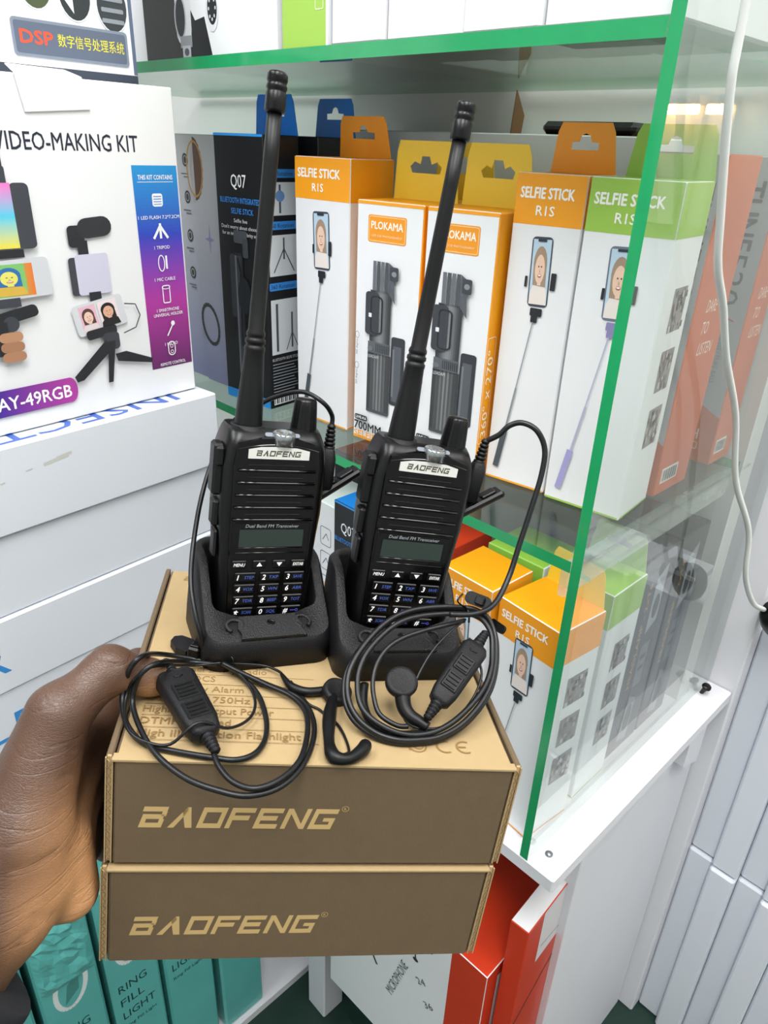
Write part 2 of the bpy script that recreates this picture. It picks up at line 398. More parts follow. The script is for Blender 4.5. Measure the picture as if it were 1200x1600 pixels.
# display case
case = thing('display_case', 'glass display case with a white base board and green-edged side glass', 'display case', TR(-0.5,0.55,0))
CS = (-0.5,0.55,0)
mb = MB(); mb.box((-1.15,0.404,ZB-0.0165),(-0.181,0.768,ZB), {'all':'white_paint'}, 0.0015); mb.build('base_board', case, CS)
mb = MB(); mb.box((-0.216,0.5,0),(-0.2,0.7675,ZB-0.0168), 'white_paint', 0.001); mb.build('side_panel', case, CS)
mb = MB(); mb.box((-0.532,0.412,0),(-0.494,0.45,ZB-0.0168), 'white_paint', 0.002); mb.build('leg', case, CS)
def slab(lo, hi, big, name):
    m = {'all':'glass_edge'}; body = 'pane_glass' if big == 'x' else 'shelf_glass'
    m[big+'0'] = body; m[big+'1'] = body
    if big == 'z': m['y0'] = 'glass_edge'; m['x1'] = 'clear_glass'
    else: m['y0'] = 'glass_edge'; m['y1'] = 'clear_glass'; m['z0'] = 'clear_glass'
    mb = MB(); mb.box(lo, hi, m); return mb.build(name, case, CS)
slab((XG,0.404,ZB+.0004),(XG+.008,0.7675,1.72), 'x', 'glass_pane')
slab((-1.15,0.404,ZM-.009),(XG-.0004,0.69,ZM), 'z', 'glass_shelf')
slab((-1.15,0.404,ZT),(XG-.0004,0.695,ZT+.0095), 'z', 'glass_shelf')
mb = MB(); mb.box((XG-.012,0.412,ZM-.0355),(XG-.006,0.69,ZM-.0095), {'all':'frosted_strip'}); mb.build('shelf_support', case, CS)
for z in (ZM-.010, ZB+.001):
    p = [(XG-.001, 0.408+i*.012, z+random.uniform(-.0008,.0008)) for i in range(27 if z > .8 else 28)]
    MB().tube(p, .0016, 'clear_glass', 6).build('silicone_bead', case, CS)
mb = MB(); mb.lathe([(0,0),(.005,0),(.0055,.002),(.003,.004),(.0022,.014),(0,.014)], 'black_plastic', (XG+.016,0.738,ZB+.013), (-.35,.1,-1), 14); mb.build('screw', case, CS)
mb = MB(); mb.lathe([(0,0),(.0035,0),(.0035,.0012),(0,.0018)], 'bar_silver', (XG+.017,0.424,ZB), (0,0,1), 12); mb.build('screw', case, CS)
mb = MB(); T = Matrix.Translation((-0.199,0.72,ZB-.0175)) @ Matrix.Rotation(math.radians(90),4,'Y')
mb.prism([(0,0),(0,.046),(.075,.046),(.055,0.002)], 'white_paint', Matrix(((0,0,1,-.1995),(0,1,0,.69),(-1,0,0,ZB-.0168),(0,0,0,1))), .012); mb.build('bracket', case, CS)
# left counter carrying the white stack
ctr = thing('counter', 'white counter board under the stack of white boxes', 'counter', TR(-0.75,0.15,0))
CC = (-0.75,0.15,0)
MB().box((-1.0,-0.35,0.594),(-0.57,0.396,0.61), 'white_paint', .001).build('top_board', ctr, CC)
MB().box((-1.0,-0.35,0.0),(-0.566,0.455,0.016), 'white_paint', .001).build('bottom_board', ctr, CC)
MB().box((-1.0,-0.35,0.0165),(-0.985,0.395,0.5935), 'white_paint').build('side_panel', ctr, CC)
pl = MB(); pl.box((-0.47,0.44,0.0),(-0.22,0.70,0.158), 'floor_green', .002); o = pl.build('plinth'); o['label'] = 'dark green plinth under the red and white boxes'; o['category'] = 'plinth'
# ================================================================== HELD GROUP (boxes in the hand)
RB = ((0.5986608677,-0.8009989508,-0.0024179126),(0.7919492749,0.5914392495,0.1517101189),(-0.1200895976,-0.0927377756,0.9884220726))
MBX = Matrix([[*RB[0],-0.189534],[*RB[1],0.158007],[*RB[2],-0.254727+CAMZ],[0,0,0,1]])
BW, BD, BH = 0.1907, 0.1876, 0.0615
def held_box(label, off, first):
    w, d, h = BW, BD, BH-.0006
    t = thing('radio_box', label, 'box', MBX @ Matrix.Translation((off[0], off[1]+d/2, off[2]-h)), 'kraft boxes held in the hand')
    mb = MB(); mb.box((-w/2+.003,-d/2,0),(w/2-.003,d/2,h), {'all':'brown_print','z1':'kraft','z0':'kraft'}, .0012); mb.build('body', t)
    # lid lip seen along the front edge
    MB().box((-w/2+.002,-d/2-.0006,h-.0016),(w/2-.002,-d/2+.004,h+.0002), 'kraft', .0004).build('lid_edge', t)
    for s in (-1,1):
        f = MB(); x0 = s*(w/2-.0024); x1 = s*(w/2+.0006)
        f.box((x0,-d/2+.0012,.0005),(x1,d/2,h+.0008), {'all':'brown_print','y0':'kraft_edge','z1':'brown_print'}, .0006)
        # fluted board edge
        n = 26; zz = [(.001+(h-.002)*i/n) for i in range(n+1)]
        p = [((x0+x1)/2+(.0009 if i % 2 else -.0009), -d/2+.0008, z) for i, z in enumerate(zz)]
        f.tube(p, .0003, 'kraft', 5)
        f.box((x0-.0002*s,-d/2+.0003,.0008),(x0+.0004*s,-d/2+.0014,h), 'kraft'); f.box((x1-.0004*s,-d/2+.0003,.0008),(x1+.0002*s,-d/2+.0014,h), 'kraft')
        f.build('side_flap', t)
    P = fr(w, d, h, 'front'); 
    x0, y0 = (0.0140,.0225) if first else (0.0130,.0185)
    P.logo(x0, y0, .0122, .0885, '#bfa26e')
    P.ring(x0+.0945, y0+.0125, .0016, .0016, .00025, '#bfa26e', 0, 14); P.text('R', x0+.0945, y0+.0117, .0016, '#bfa26e', align='c')
    P.build('lettering', t, label='tan maker name lettering')
    if first:
        P = Print((-w/2,-d/2,h),(1,0,0),(0,1,0)); ink = '#86683f'
        def L(s_, x, y, hh, ww=None): P.text(s_, x, y, hh, ink, ww)
        for s_, yy, ww in (('10 channel 2-way Radio',.0690,.0585),('CTCSS/DCS',.0605,.032),('Emergency Alarm',.0515,.047),('Call tone 1750Hz',.0425,.0505),('High/Low Output Power',.0335,.0625),('DTMF Encoded',.0245,.042),('High illumination Flashlight',.0155,.0755)):
            L(s_, .0095, yy, .0052, ww); P.rect(.0095, yy-.0026, .084, .0003, ink)
        P.build('lettering', t, label='brown feature list printed on the lid'); P = Print((-w/2,-d/2,h),(1,0,0),(0,1,0))
        P.logo(.012, .173, .006, .05, ink); P.build('lettering', t); P = Print((-w/2,-d/2,h),(1,0,0),(0,1,0))
        # certification marks
        P.ring(.142,.0145,.0042,.0042,.0009,ink,0,18); P.text('F',.1375,.0115,.006,ink,bold=.02); P.ring(.1425,.0145,.0022,.0022,.0007,ink,0,12)
        def arc(cx, r, wd, a0, a1): P.line([(cx+r*math.cos(math.radians(a0+(a1-a0)*i/10)), .0145+r*math.sin(math.radians(a0+(a1-a0)*i/10))) for i in range(11)], wd, ink)
        arc(.1560,.0042,.0010,60,300); arc(.1660,.0042,.0010,60,300); P.rect(.1620,.0140,.0045,.001,ink)
        P.build('certification_marks', t)
    return t
held_box('upper kraft box with a dark brown front, radios standing on its lid', (0,0,0), True)
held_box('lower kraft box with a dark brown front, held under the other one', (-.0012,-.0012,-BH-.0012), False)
# ------------------------------------------------------------------ radios
RR1 = Matrix([[0.96434,-0.26466,-0.00006,-0.031322],[0.26400,0.96193,0.07070,0.099413],[-0.01866,-0.06819,0.99750,0.0062505],[0,0,0,1]])
RR2 = Matrix([[0.99198,-0.11513,0.05219,0.043723],[0.11108,0.99099,0.07487,0.093316],[-0.06034,-0.06847,0.99583,0.0082473],[0,0,0,1]])
mm = 0.001
def radio(Rm, label):
    t = thing('two_way_radio', label, 'radio', MBX @ Rm, 'two-way radios on the kraft box')
    # body: lofted rounded section, flat face at y=0
    mb = MB()
    def sec(z, w, y0, y1, r, rb=5):
        out = []
        cx = w/2
        for k in range(6):  # front right corner
            a = math.radians(-90+90*k/5); out.append(((cx-r+r*math.cos(a))*mm, (y0+r+r*math.sin(a))*mm, z*mm))
        for k in range(6):
            a = math.radians(0+90*k/5); out.append(((cx-rb+rb*math.cos(a))*mm, (y1-rb+rb*math.sin(a))*mm, z*mm))
        for k in range(6):
            a = math.radians(90+90*k/5); out.append(((-cx+rb+rb*math.cos(a))*mm, (y1-rb+rb*math.sin(a))*mm, z*mm))
        for k in range(6):
            a = math.radians(180+90*k/5); out.append(((-cx+r+r*math.cos(a))*mm, (y0+r+r*math.sin(a))*mm, z*mm))
        return out
    rings = [sec(0,48,1.5,31,4),sec(2,51,.6,32,5),sec(14,52.5,.3,33,5),sec(46,53.5,.3,33,5),sec(60,55.5,.3,33,5.5),sec(72,58,.3,33,6),sec(100,58,.3,33,6),sec(108,56.5,.5,33,6.5),sec(113,54,1.5,32,7),sec(116.5,52,4,31,7),sec(119,50,8,29,6)]
    mb.loft(rings, 'black_plastic'); mb.build('body', t)
    # face panel (raised, glossy black) with chamfer
    f = MB()
    def fp(y, g):
        pts = [(-21.5+g,10),(21.5-g,10),(23.5-g,66),(23.5-g,69),(24-g,100),(22.5-g,112-g),(10,115.5-g),(0,116.3-g),(-10,115.5-g),(-22.5+g,112-g),(-24+g,100),(-23.5+g,69),(-23.5+g,66)]
        return [(x*mm, y*mm, z*mm) for x, z in pts]
    f.loft([fp(.6,0),fp(-.7,.6)], 'gloss_black', (False,True), smooth=False); f.build('face_panel', t)
    # arched trim over the badge
    a = MB(); n = 14; ring = []
    top = [(-22+44*i/n, 114.6-0.0062*(-22+44*i/n)**2) for i in range(n+1)]
    for i in range(n):
        (xa,za),(xb,zb) = top[i], top[i+1]
        a.add([(xa*mm,-.9*mm,(za-2.6)*mm),(xb*mm,-.9*mm,(zb-2.6)*mm),(xb*mm,.6*mm,zb*mm),(xa*mm,.6*mm,za*mm)], [(0,1,2,3)], 'gloss_ridge', True)
    a.build('arch_trim', t)
    # badge
    b = MB()
    pts = [(-16.7,104.4),(16.7,104.4),(16.7,109.2),(10,110.6),(0,111.1),(-10,110.6),(-16.7,109.2)]
    b.prism([(x*mm,z*mm) for x,z in pts], 'silver', Matrix(((1,0,0,0),(0,0,-1,-.7*mm),(0,1,0,0),(0,0,0,1))), .7*mm)
    bo = b.build('badge', t, label='silver name badge')
    P = Print((0,-1.45*mm,0),(1,0,0),(0,0,1),0.00003); P.logo(-12.6*mm,105.9*mm,3.1*mm,24*mm,'#4c4838',.2); P.build('lettering', bo)
    # grille bars with grooves between
    for i in range(5):
        z = 98-i*6.88; w2 = 21.2+i*.3
        g = MB(); g.box((-w2*mm,-1.5*mm,(z-.95)*mm),(w2*mm,-.6*mm,(z+.3)*mm), 'gloss_black', .3*mm); g.tube([(x*mm,-1.35*mm,z*mm) for x in (-w2,-w2/2,0,w2/2,w2)], .6*mm, 'gloss_ridge', 12); g.build('grille_bar', t)
        s = MB(); s.box((-16*mm,-1.0*mm,(z+2.6)*mm),(14.5*mm,-.66*mm,(z+3.1)*mm), 'black_plastic', .1*mm); s.build('grille_slot', t)
    # display
    d = MB(); d.box((-21.5*mm,-1.15*mm,50.8*mm),(21.5*mm,-.6*mm,68.6*mm), 'gloss_black', .4*mm); dd = d.build('display_bezel', t)
    l = MB(); l.box((-18*mm,-1.3*mm,54.8*mm),(18*mm,-1.1*mm,64.8*mm), 'lcd'); l.build('screen', dd, label='grey-green blank screen')
    P = Print((0,-1.16*mm,0),(1,0,0),(0,0,1)); P.text('Dual Band FM Transceiver',0,66.0*mm,1.9*mm,'#8d9198',30*mm,'c',shear=.2,bold=.01)
    P.build('lettering', dd)
    for hw_, z_ in ((18,54.2),(19.5,51.3)): MB().tube([(x*mm,-1.2*mm,z_*mm) for x in (-hw_,0,hw_)], .3*mm, 'gloss_ridge', 10).build('bezel_ridge', dd)
    # keys
    def key(x, z, w_, h_, draw):
        k = MB(); k.box(((x-w_/2)*mm,-1.7*mm,(z-h_/2)*mm),((x+w_/2)*mm,-.55*mm,(z+h_/2)*mm), 'black_plastic', .5*mm); ko = k.build('key', t)
        P = Print((0,-1.72*mm,0),(1,0,0),(0,0,1),.00003); draw(P, x*mm, z*mm); P.build('legend', ko)
    key(-16.7,44.5,8,4.6, lambda P,x,z: P.text('MENU',x,z-.9*mm,1.9*mm,'#f2f2f2',6.4*mm,'c',shear=.25,bold=.02))
    key(-5.5,44.5,7.5,4.6, lambda P,x,z: P.poly([(x-1.6*mm,z-1*mm),(x+1.6*mm,z-1*mm),(x,z+1.3*mm)],'#ffffff'))
    key(5.8,44.5,7.5,4.6, lambda P,x,z: P.poly([(x-1.6*mm,z+1.1*mm),(x,z-1.2*mm),(x+1.6*mm,z+1.1*mm)],'#ffffff'))
    key(16.7,44.5,8,4.6, lambda P,x,z: P.text('EXIT/AB',x,z-.9*mm,1.9*mm,'#f2f2f2',6*mm,'c',shear=.25,bold=.02))
    names = [['1','2','3'],['4','5','6'],['7','8','9'],['*','0','#']]; sub = [['STEP','TXP','SAVE'],['VOX','WN','ABR'],['TDR','BEEP','TOT'],['SCAN','SQL','']]
    for r in range(4):
        for c in range(3):
            def dr(P, x, z, r=r, c=c):
                n_ = names[r][c]
                if n_ == '*':
                    for q in range(3): P.rect(x-3.6*mm-1.2*mm*math.cos(q*1.047), z-1.2*mm*math.sin(q*1.047), 2.4*mm, .55*mm, '#ffffff', q*1.047)
                else: P.text(n_, x-4.6*mm, z-1.5*mm, 3.1*mm, '#ffffff', shear=.2, bold=.03)
                if sub[r][c]: P.text(sub[r][c], x-.6*mm, z-.9*mm, 1.9*mm, '#4a63b8', 5.4*mm, shear=.2)
                else: P.ring(x+3.4*mm, z, .7*mm, .7*mm, .3*mm, '#5a62d8', 0, 10); P.rect(x-.4*mm, z-.15*mm, 3*mm, .35*mm, '#5a62d8')
            key(-12.8+c*14.0, 37-r*7.0, 11.8, 5.4, dr)
    # top: antenna collar, antenna, knob, torch lens, two dots
    c = MB(); c.lathe([(13.2*mm,0),(12.4*mm,3*mm),(10.2*mm,7*mm),(9.3*mm,9.5*mm),(7.0*mm,9.6*mm),(6.6*mm,6*mm)], 'black_matte', (-14*mm,15*mm,110*mm), (0,0,1), 28); c.build('antenna_collar', t)
    A = MB(); q = [(7.6,116),(7.5,120),(6.9,132),(5.9,146),(5.2,158),(5.4,158.6),(5.4,160.4),(4.7,160.9),(4.7,161.9),(5.3,162.4),(5.3,164.2),(4.6,164.7),(4.6,165.7),(5.0,166.2),(4.9,167.6),(4.2,169),(4.0,200),(3.7,250),(3.6,273)]
    A.lathe([(r*mm,z*mm) for r,z in q], 'rubber', (-14*mm,15*mm,0), (0,0,1), 20); ao = A.build('antenna', t)
    K = MB(); K.lathe([(r*mm,z*mm) for r,z in ((0,271),(4.7,271),(5.0,272),(5.0,279),(4.6,279.6),(4.6,280.4),(5.0,281),(5.0,282.4),(4.6,283),(4.6,283.8),(5,284.4),(4.9,287),(4.2,288.2),(0,288.4))], 'black_plastic', (-14*mm,15*mm,0), (0,0,1), 20); K.build('tip_cap', ao)
    k = MB(); k.lathe([(r*mm,z*mm) for r,z in ((8.2,112),(8.0,117),(7.6,119),(6.9,128),(6.3,134),(5.4,135.3),(0,135.6))], 'black_plastic', (17*mm,15*mm,0), (0,0,1), 32, 8, .07); k.build('volume_knob', t)
    s = MB(); s.lathe([(r*mm,z*mm) for r,z in ((6.2,113),(6.2,118.3),(5.8,119.2),(5.0,119.4),(4.2,118.4),(3.0,118.7),(2.2,117.9),(1.0,118.4),(0,118.2))], 'lens', (2.4*mm,16*mm,0), (0,-.12,1), 24); s.build('torch_lens', t, label='clear faceted torch lens')
    for x in (-4.6,8.4):
        s = MB(); T = Matrix.Translation((x*mm,3.1*mm,116.2*mm)) @ Matrix.Rotation(math.radians(38),4,'X') 
        s.prism(rrect(6.2*mm,2.8*mm,1.2*mm,4), 'dim_grey', T, .8*mm); s.build('indicator_lens', t)
    # left side: push-to-talk pad and side keys
    def sidekey(z0, z1, y0, y1, out, nm):
        s = MB(); s.box((-31.6*mm-out*mm,y0*mm,z0*mm),(-27.6*mm,y1*mm,z1*mm), 'rubber', 1.3*mm); return s.build(nm, t)
    sidekey(82,110,5,17,1.6,'talk_button'); sidekey(98,109,3.5,8,.8,'side_key'); sidekey(64,79,6,16,.2,'side_key'); sidekey(46,62,6,16,-1.6,'side_key')
    # right side: jack cover hanging open
    s = MB(); T = Matrix.Translation((29.5*mm,15*mm,80*mm)) @ Matrix.Rotation(math.radians(56),4,'Y')
    s.box((-2.2*mm,-6*mm,-3*mm),(2.0*mm,6*mm,29*mm), 'rubber', 1.2*mm, T); s.box((-3.6*mm,-3.6*mm,7*mm),(-2*mm,3.6*mm,13*mm), 'rubber', .5*mm, T); s.box((-3.6*mm,-3.6*mm,16*mm),(-2*mm,3.6*mm,25*mm), 'rubber', .5*mm, T)
    s.box((27*mm,10*mm,73*mm),(31*mm,20*mm,81*mm), 'rubber', 1*mm); s.build('jack_cover', t)
    return t
radio(RR1, 'black two-way radio standing upright next to the white box stack')
radio(RR2, 'black two-way radio tilted sideways, in front of the lower orange selfie stick boxes')
# ------------------------------------------------------------------ charging cradles
def cradle(Rm, label):
    yaw = math.atan2(Rm[1][0], Rm[0][0])
    t = thing('charging_cradle', label, 'charger', MBX @ TR(Rm[0][3], Rm[1][3], 0.0005, yaw), 'charging cradles on the kraft box')
    def ss(a, b, x): x = max(0, min(1, (x-a)/(b-a))); return x*x*(3-2*x)
    def zt(x, y):
        side = ss(14, 30, abs(x)); base = 16.5+5*ss(-24,-4,y)
        return base+side*26*ss(-16,24,y)+(1-side)*24*ss(36,48,y)
    def dshape(hw, y0, y1, rf, rbk, n=9):
        out = []
        for (cx, cy, r, a0) in ((hw-rf,y0+rf,rf,-90),(hw-rbk,y1-rbk,rbk,0),(-hw+rbk,y1-rbk,rbk,90),(-hw+rf,y0+rf,rf,180)):
            for k in range(n+1):
                a = math.radians(a0+90*k/n); out.append((cx+r*math.cos(a), cy+r*math.sin(a)))
        # subdivide long sides for the sloping rim
        res = []
        for i in range(len(out)):
            a, b = out[i], out[(i+1) % len(out)]; L = math.hypot(b[0]-a[0], b[1]-a[1]); m_ = max(1, int(L/3.0)) if (i % (n+1)) == n else 1
            for k in range(m_): res.append((a[0]+(b[0]-a[0])*k/m_, a[1]+(b[1]-a[1])*k/m_))
        return res
    N = 120
    def resample(lp):
        cum = [0]
        for i in range(len(lp)): a, b = lp[i], lp[(i+1) % len(lp)]; cum.append(cum[-1]+math.hypot(b[0]-a[0], b[1]-a[1]))
        # sample by angle around centre for matched rings
        out = []
        for k in range(N):
            ang = -math.pi/2+2*math.pi*k/N; dx, dy = math.cos(ang), math.sin(ang); best = None
            cy0 = 16
            for i in range(len(lp)):
                (ax,ay),(bx,by) = lp[i], lp[(i+1) % len(lp)]; ay -= cy0; by -= cy0
                den = dx*(by-ay)-dy*(bx-ax)
                if abs(den) < 1e-9: continue
                tt = (ax*(by-ay)-ay*(bx-ax))/den; uu = (ax*dy-ay*dx)/den
                if tt > 0 and -1e-6 <= uu <= 1+1e-6 and (best is None or tt < best): best = tt
            out.append((dx*best, dy*best+cy0))
        return out
    outer0 = resample(dshape(37,-24,55,12,24)); outer1 = resample(dshape(36.3,-23.5,54.2,12,24)); outer2 = resample(dshape(34.8,-22,52.5,11,23))
    inner0 = resample(dshape(30.2,-5,46,4,10)); inner1 = resample(dshape(29.6,-4,45,4,10))
    mb = MB()
    R3 = lambda lp, zf: [(x*mm, y*mm, zf(x,y)*mm) for x, y in lp]
    low = [R3(outer0, lambda x,y: 0), R3(outer0, lambda x,y: 10), R3(outer1, lambda x,y: zt(x,y)-2.0), R3(outer2, lambda x,y: zt(x,y))]
    mb.loft(low, 'black_matte', (True,False)); mb.build('housing', t)
    rim = MB(); rim.loft([R3(outer2, lambda x,y: zt(x,y)), R3(inner0, lambda x,y: zt(x,y)+.6), R3(inner1, lambda x,y: zt(x,y)-1), R3(inner1, lambda x,y: 4.5)], 'cradle_black', (False,False)); rim.build('rim', t)
    fl = MB(); fl.add([(x*mm,y*mm,4.6*mm) for x, y in inner1], [tuple(range(N))], 'gloss_black'); fl.build('pocket_floor', t)
    # raised centre plate on the front rim, curled ends and lamp hole
    p = MB(); T = Matrix.Translation((0,-22.6*mm,17.2*mm)) @ Matrix.Rotation(math.radians(14),4,'X')
    p.prism([(-17.5*mm,0),(17.5*mm,0),(16.5*mm,4*mm),(18*mm,8*mm),(16*mm,17*mm),(-16*mm,17*mm),(-18*mm,8*mm),(-16.5*mm,4*mm)], 'cradle_black', T, 1.6*mm); p.build('lip_plate', t)
    for sgn in (-1,1):
        hk = [T @ Vector(((sgn*(19+4.5*math.cos(a)))*mm, (11+4.5*math.sin(a))*mm, .8*mm)) for a in [math.radians(x) for x in range(-60,241,20)]]
        hk = hk+[T @ Vector((sgn*17.6*mm, 3*mm, .8*mm)), T @ Vector((sgn*18.5*mm, 0, .4*mm))] if sgn > 0 else hk
        MB().tube(hk, 1.1*mm, 'cradle_black', 8).build('hook_slot', t)
    h = MB(); h.lathe([(2.3*mm,0),(2.3*mm,.3*mm),(1.6*mm,.3*mm),(1.5*mm,-.2*mm),(0,-.2*mm)], 'gloss_black', T @ Vector((1*mm,11*mm,1.6*mm)), (T.to_3x3() @ Vector((0,0,1))), 16); h.build('lamp_hole', t)
    return t
cradle(RR1, 'black charging cradle under the upright radio')
cradle(RR2, 'black charging cradle under the tilted radio, behind the leaning cable coil')
# ------------------------------------------------------------------ headsets
MM = lambda pts: [Vector(p)*mm for p in pts]
def capsule(parent, a, b, nrm, w0, w1, th, shift):
    """talk box of the headset: lofted rounded body between a and b, ribbed buttons, strain reliefs"""
    a = Vector(a)*mm; b = Vector(b)*mm; ax = (b-a).normalized(); n = Vector(nrm).normalized(); n = (n-ax*n.dot(ax)).normalized(); u = ax.cross(n); L = (b-a).length
    rings = []
    for f_, ws, ts in ((0,.45,.55),(.03,.8,.8),(.10,1,1),(.8,1.0,1),(.95,.85,.9),(1,.5,.6)):
        ww = (w0+(w1-w0)*f_)*ws*mm; tt = th*ts*mm; c = a+ax*L*f_
        rings.append([c+u*x+n*z for x, z in rrect(ww, tt, min(ww,tt)*.32, 4)])
    mb = MB(); mb.loft(rings, 'black_matte'); body = mb.build('talk_box', parent, shift)
    T = Matrix.Identity(4)
    for i in range(3): T[i][0] = u[i]; T[i][1] = ax[i]; T[i][2] = n[i]
    for f_ in (.40,.69):
        c = a+ax*L*f_+n*(th/2-.4)*mm; Tq = Matrix.Translation(c) @ T
        k = MB(); k.box((-w0*.3*mm,-5.2*mm,0),(w0*.3*mm,5.2*mm,1.1*mm), 'rubber', .5*mm, Tq)
        for q in range(4):
            yy = (-3.6+q*2.4)*mm; k.box((-w0*.22*mm,yy-.5*mm,1.0*mm),(w0*.22*mm,yy+.5*mm,1.7*mm), 'black_plastic', .25*mm, Tq)
        k.build('talk_button', body)
        if shift is not None: pass
    k = MB(); Tq = Matrix.Translation(a+ax*L*.16+n*(th/2)*mm) @ T; k.tube([Tq @ Vector((x*mm,(.8-.12*x*x)*mm,.1*mm)) for x in (-2.2,-1.1,0,1.1,2.2)], .35*mm, 'gloss_black', 6); k.build('microphone_slot', body)
    for p, d in ((a,-ax),(b,ax)):
        prof = [(3.2*mm,-1*mm)]
        for i in range(5): prof += [((3.3-.25*i)*mm,(i*2.0+.2)*mm),((3.3-.25*i)*mm,(i*2.0+1.2)*mm),((2.4-.2*i)*mm,(i*2.0+1.4)*mm),((2.4-.2*i)*mm,(i*2.0+2.0)*mm)]
        s = MB(); s.lathe(prof, 'black_matte', p, d, 14); s.build('strain_relief', body)
    for ch in body.children:
        if shift is not None:
            ch.data.transform(Matrix.Translation(-Vector(shift)))
    return body
def plug(parent, base, top, shift):
    """double-pin plug with ribbed boot"""
    a = Vector(base)*mm; b = Vector(top)*mm; d = (b-a).normalized(); L = (b-a).length
    mb = MB(); x = Vector((1,0,0)); x = (x-d*x.dot(d)).normalized(); y = d.cross(x)
    rings = [[a+d*L*f_+x*p*mm+y*q*mm for p, q in rrect(w_,h_,2.2,4)] for f_, w_, h_ in ((0,7,9),(.02,8.5,11),(.5,8.5,11),(.62,7,8),(.66,6,6.5))]
    mb.loft(rings, 'black_matte'); bo = mb.build('plug', parent, shift)
    prof = []
    for i in range(6): prof += [((3.4-.2*i)*mm,(i*2.4)*mm),((3.4-.2*i)*mm,(i*2.4+1.5)*mm),((2.6-.18*i)*mm,(i*2.4+1.7)*mm),((2.6-.18*i)*mm,(i*2.4+2.4)*mm)]
    s = MB(); s.lathe(prof, 'rubber', a+d*L*.64, d, 14); s.build('strain_relief', bo, shift)
def cable(parent, pts, r, shift, name='cable', sub=6):
    MB().tube(smooth_path(MM(pts), sub), r*mm, 'cable_black', 8).build(name, parent, shift)
# --- headset of the upright radio
SH = tuple(v*mm for v in (-55,40,0))
hs = thing('headset', 'black earpiece headset coiled flat, plugged into the upright radio', 'headset', MBX @ Matrix.Translation(SH), 'earpiece headsets on the kraft box')
def rl(Rm, p): q = Rm @ (Vector(p)*mm); return tuple(v/mm for v in q)
p0 = rl(RR1,(33.5,15,84)); p1 = rl(RR1,(33.6,15,121))
plug(hs, p0, p1, SH)
pt = rl(RR1,(33.6,15,121))
cable(hs, [pt, rl(RR1,(33.0,15,127)), (-9.5,126,139.0), (-20.4,131,142.7), (-32,136,138.5), (-43,142,131), (-58,144,118), (-67,138,97), (-71.5,124,77), (-73.0,108,55), (-71.5,90,41), (-67.5,79,29), (-64,75,20), (-62,77,9)], 1.35, SH)
A_ = [(-51.9,72.1,3),(-67.6,77.4,2.5),(-83.4,70.3,9),(-87.9,39.4,27.2),(-92.6,35,22.7),(-95,35.7,11.5),(-94.8,30.7,6),(-89.8,17.7,3.5),(-81.1,8.1,2.2),(-68,3.5,2.2),(-50.9,-0.5,2.6),(-39.7,-1.7,2.6),(-31.3,3.8,2.2),(-27.2,15.2,1.6),(-27.1,29.7,1.6),(-31,47.7,1.6),(-37.9,60.1,1.8),(-46.7,68.9,3)]
B_ = [(-53.5,69.3,5),(-70.2,70.4,5),(-79.7,40.8,23.2),(-86,34,22.7),(-89.7,34.6,14.2),(-90.2,31,6),(-83.7,15.1,4),(-74.3,-1,3.5),(-60.7,-12.6,1.5),(-47,-17.9,0),(-33.5,-19.8,-1),(-20,-15.1,0),(-9.9,-2.5,1.8),(-4.1,18.1,1.6),(-4.9,35.5,1.6),(-11.6,48.5,1.6),(-26.4,57.6,1.8),(-41.6,64.3,4),(-50,69.5,5)]
C_ = [(-50.5,3.1,4),(-47.5,-6,3),(-40.6,-14.5,1.6),(-30.9,-18.5,1.8),(-20.1,-13.5,2.9),(-11.5,-1.5,3.8),(-7.5,18,3.6),(-8.2,34,3.6),(-15,46,3.6),(-28,55,3.8),(-42,62,6),(-51,67.5,7)]
cable(hs, A_, 1.35, SH); cable(hs, B_, 1.35, SH); cable(hs, C_, 1.35, SH)
cable(hs, [(-51.8,68.7,6.5),(-66.6,67.1,5),(-82.2,37.3,23.2),(-89.7,33.8,18.7),(-93.3,34.4,10),(-93,26.9,6),(-88.9,12.9,5.5),(-80.7,6.1,4.8),(-69.4,4.4,5),(-58,8.5,14),(-45,15,6.5),(-36,25,3.8),(-32.8,36,3.8),(-34.5,48,3.8),(-40.3,59,5),(-50.1,68.9,7)], .75, SH)
cable(hs, [(-51.8,69.7,6),(-38.6,72.6,4),(-28.3,73.2,3),(-22.4,69.5,3.2),(-19.7,66.2,3.6)], .75, SH)
capsule(hs, (-74.5,46.5,13.5), (-53.5,8.5,6.6), (0,-.1,1), 19.5, 16, 10, SH)
# twist tie
MB().tube(smooth_path(MM([(-54,74,1.2),(-50,72,8.2),(-46,70,8.6),(-45,66,1.2)]),5), .5*mm, 'gloss_black', 6).build('twist_tie', hs, SH)
MB().tube(smooth_path(MM([(-50,71,8.4),(-53,74,12),(-51,78,11)]),5), .4*mm, 'gloss_black', 6).build('twist_tie', hs, SH)
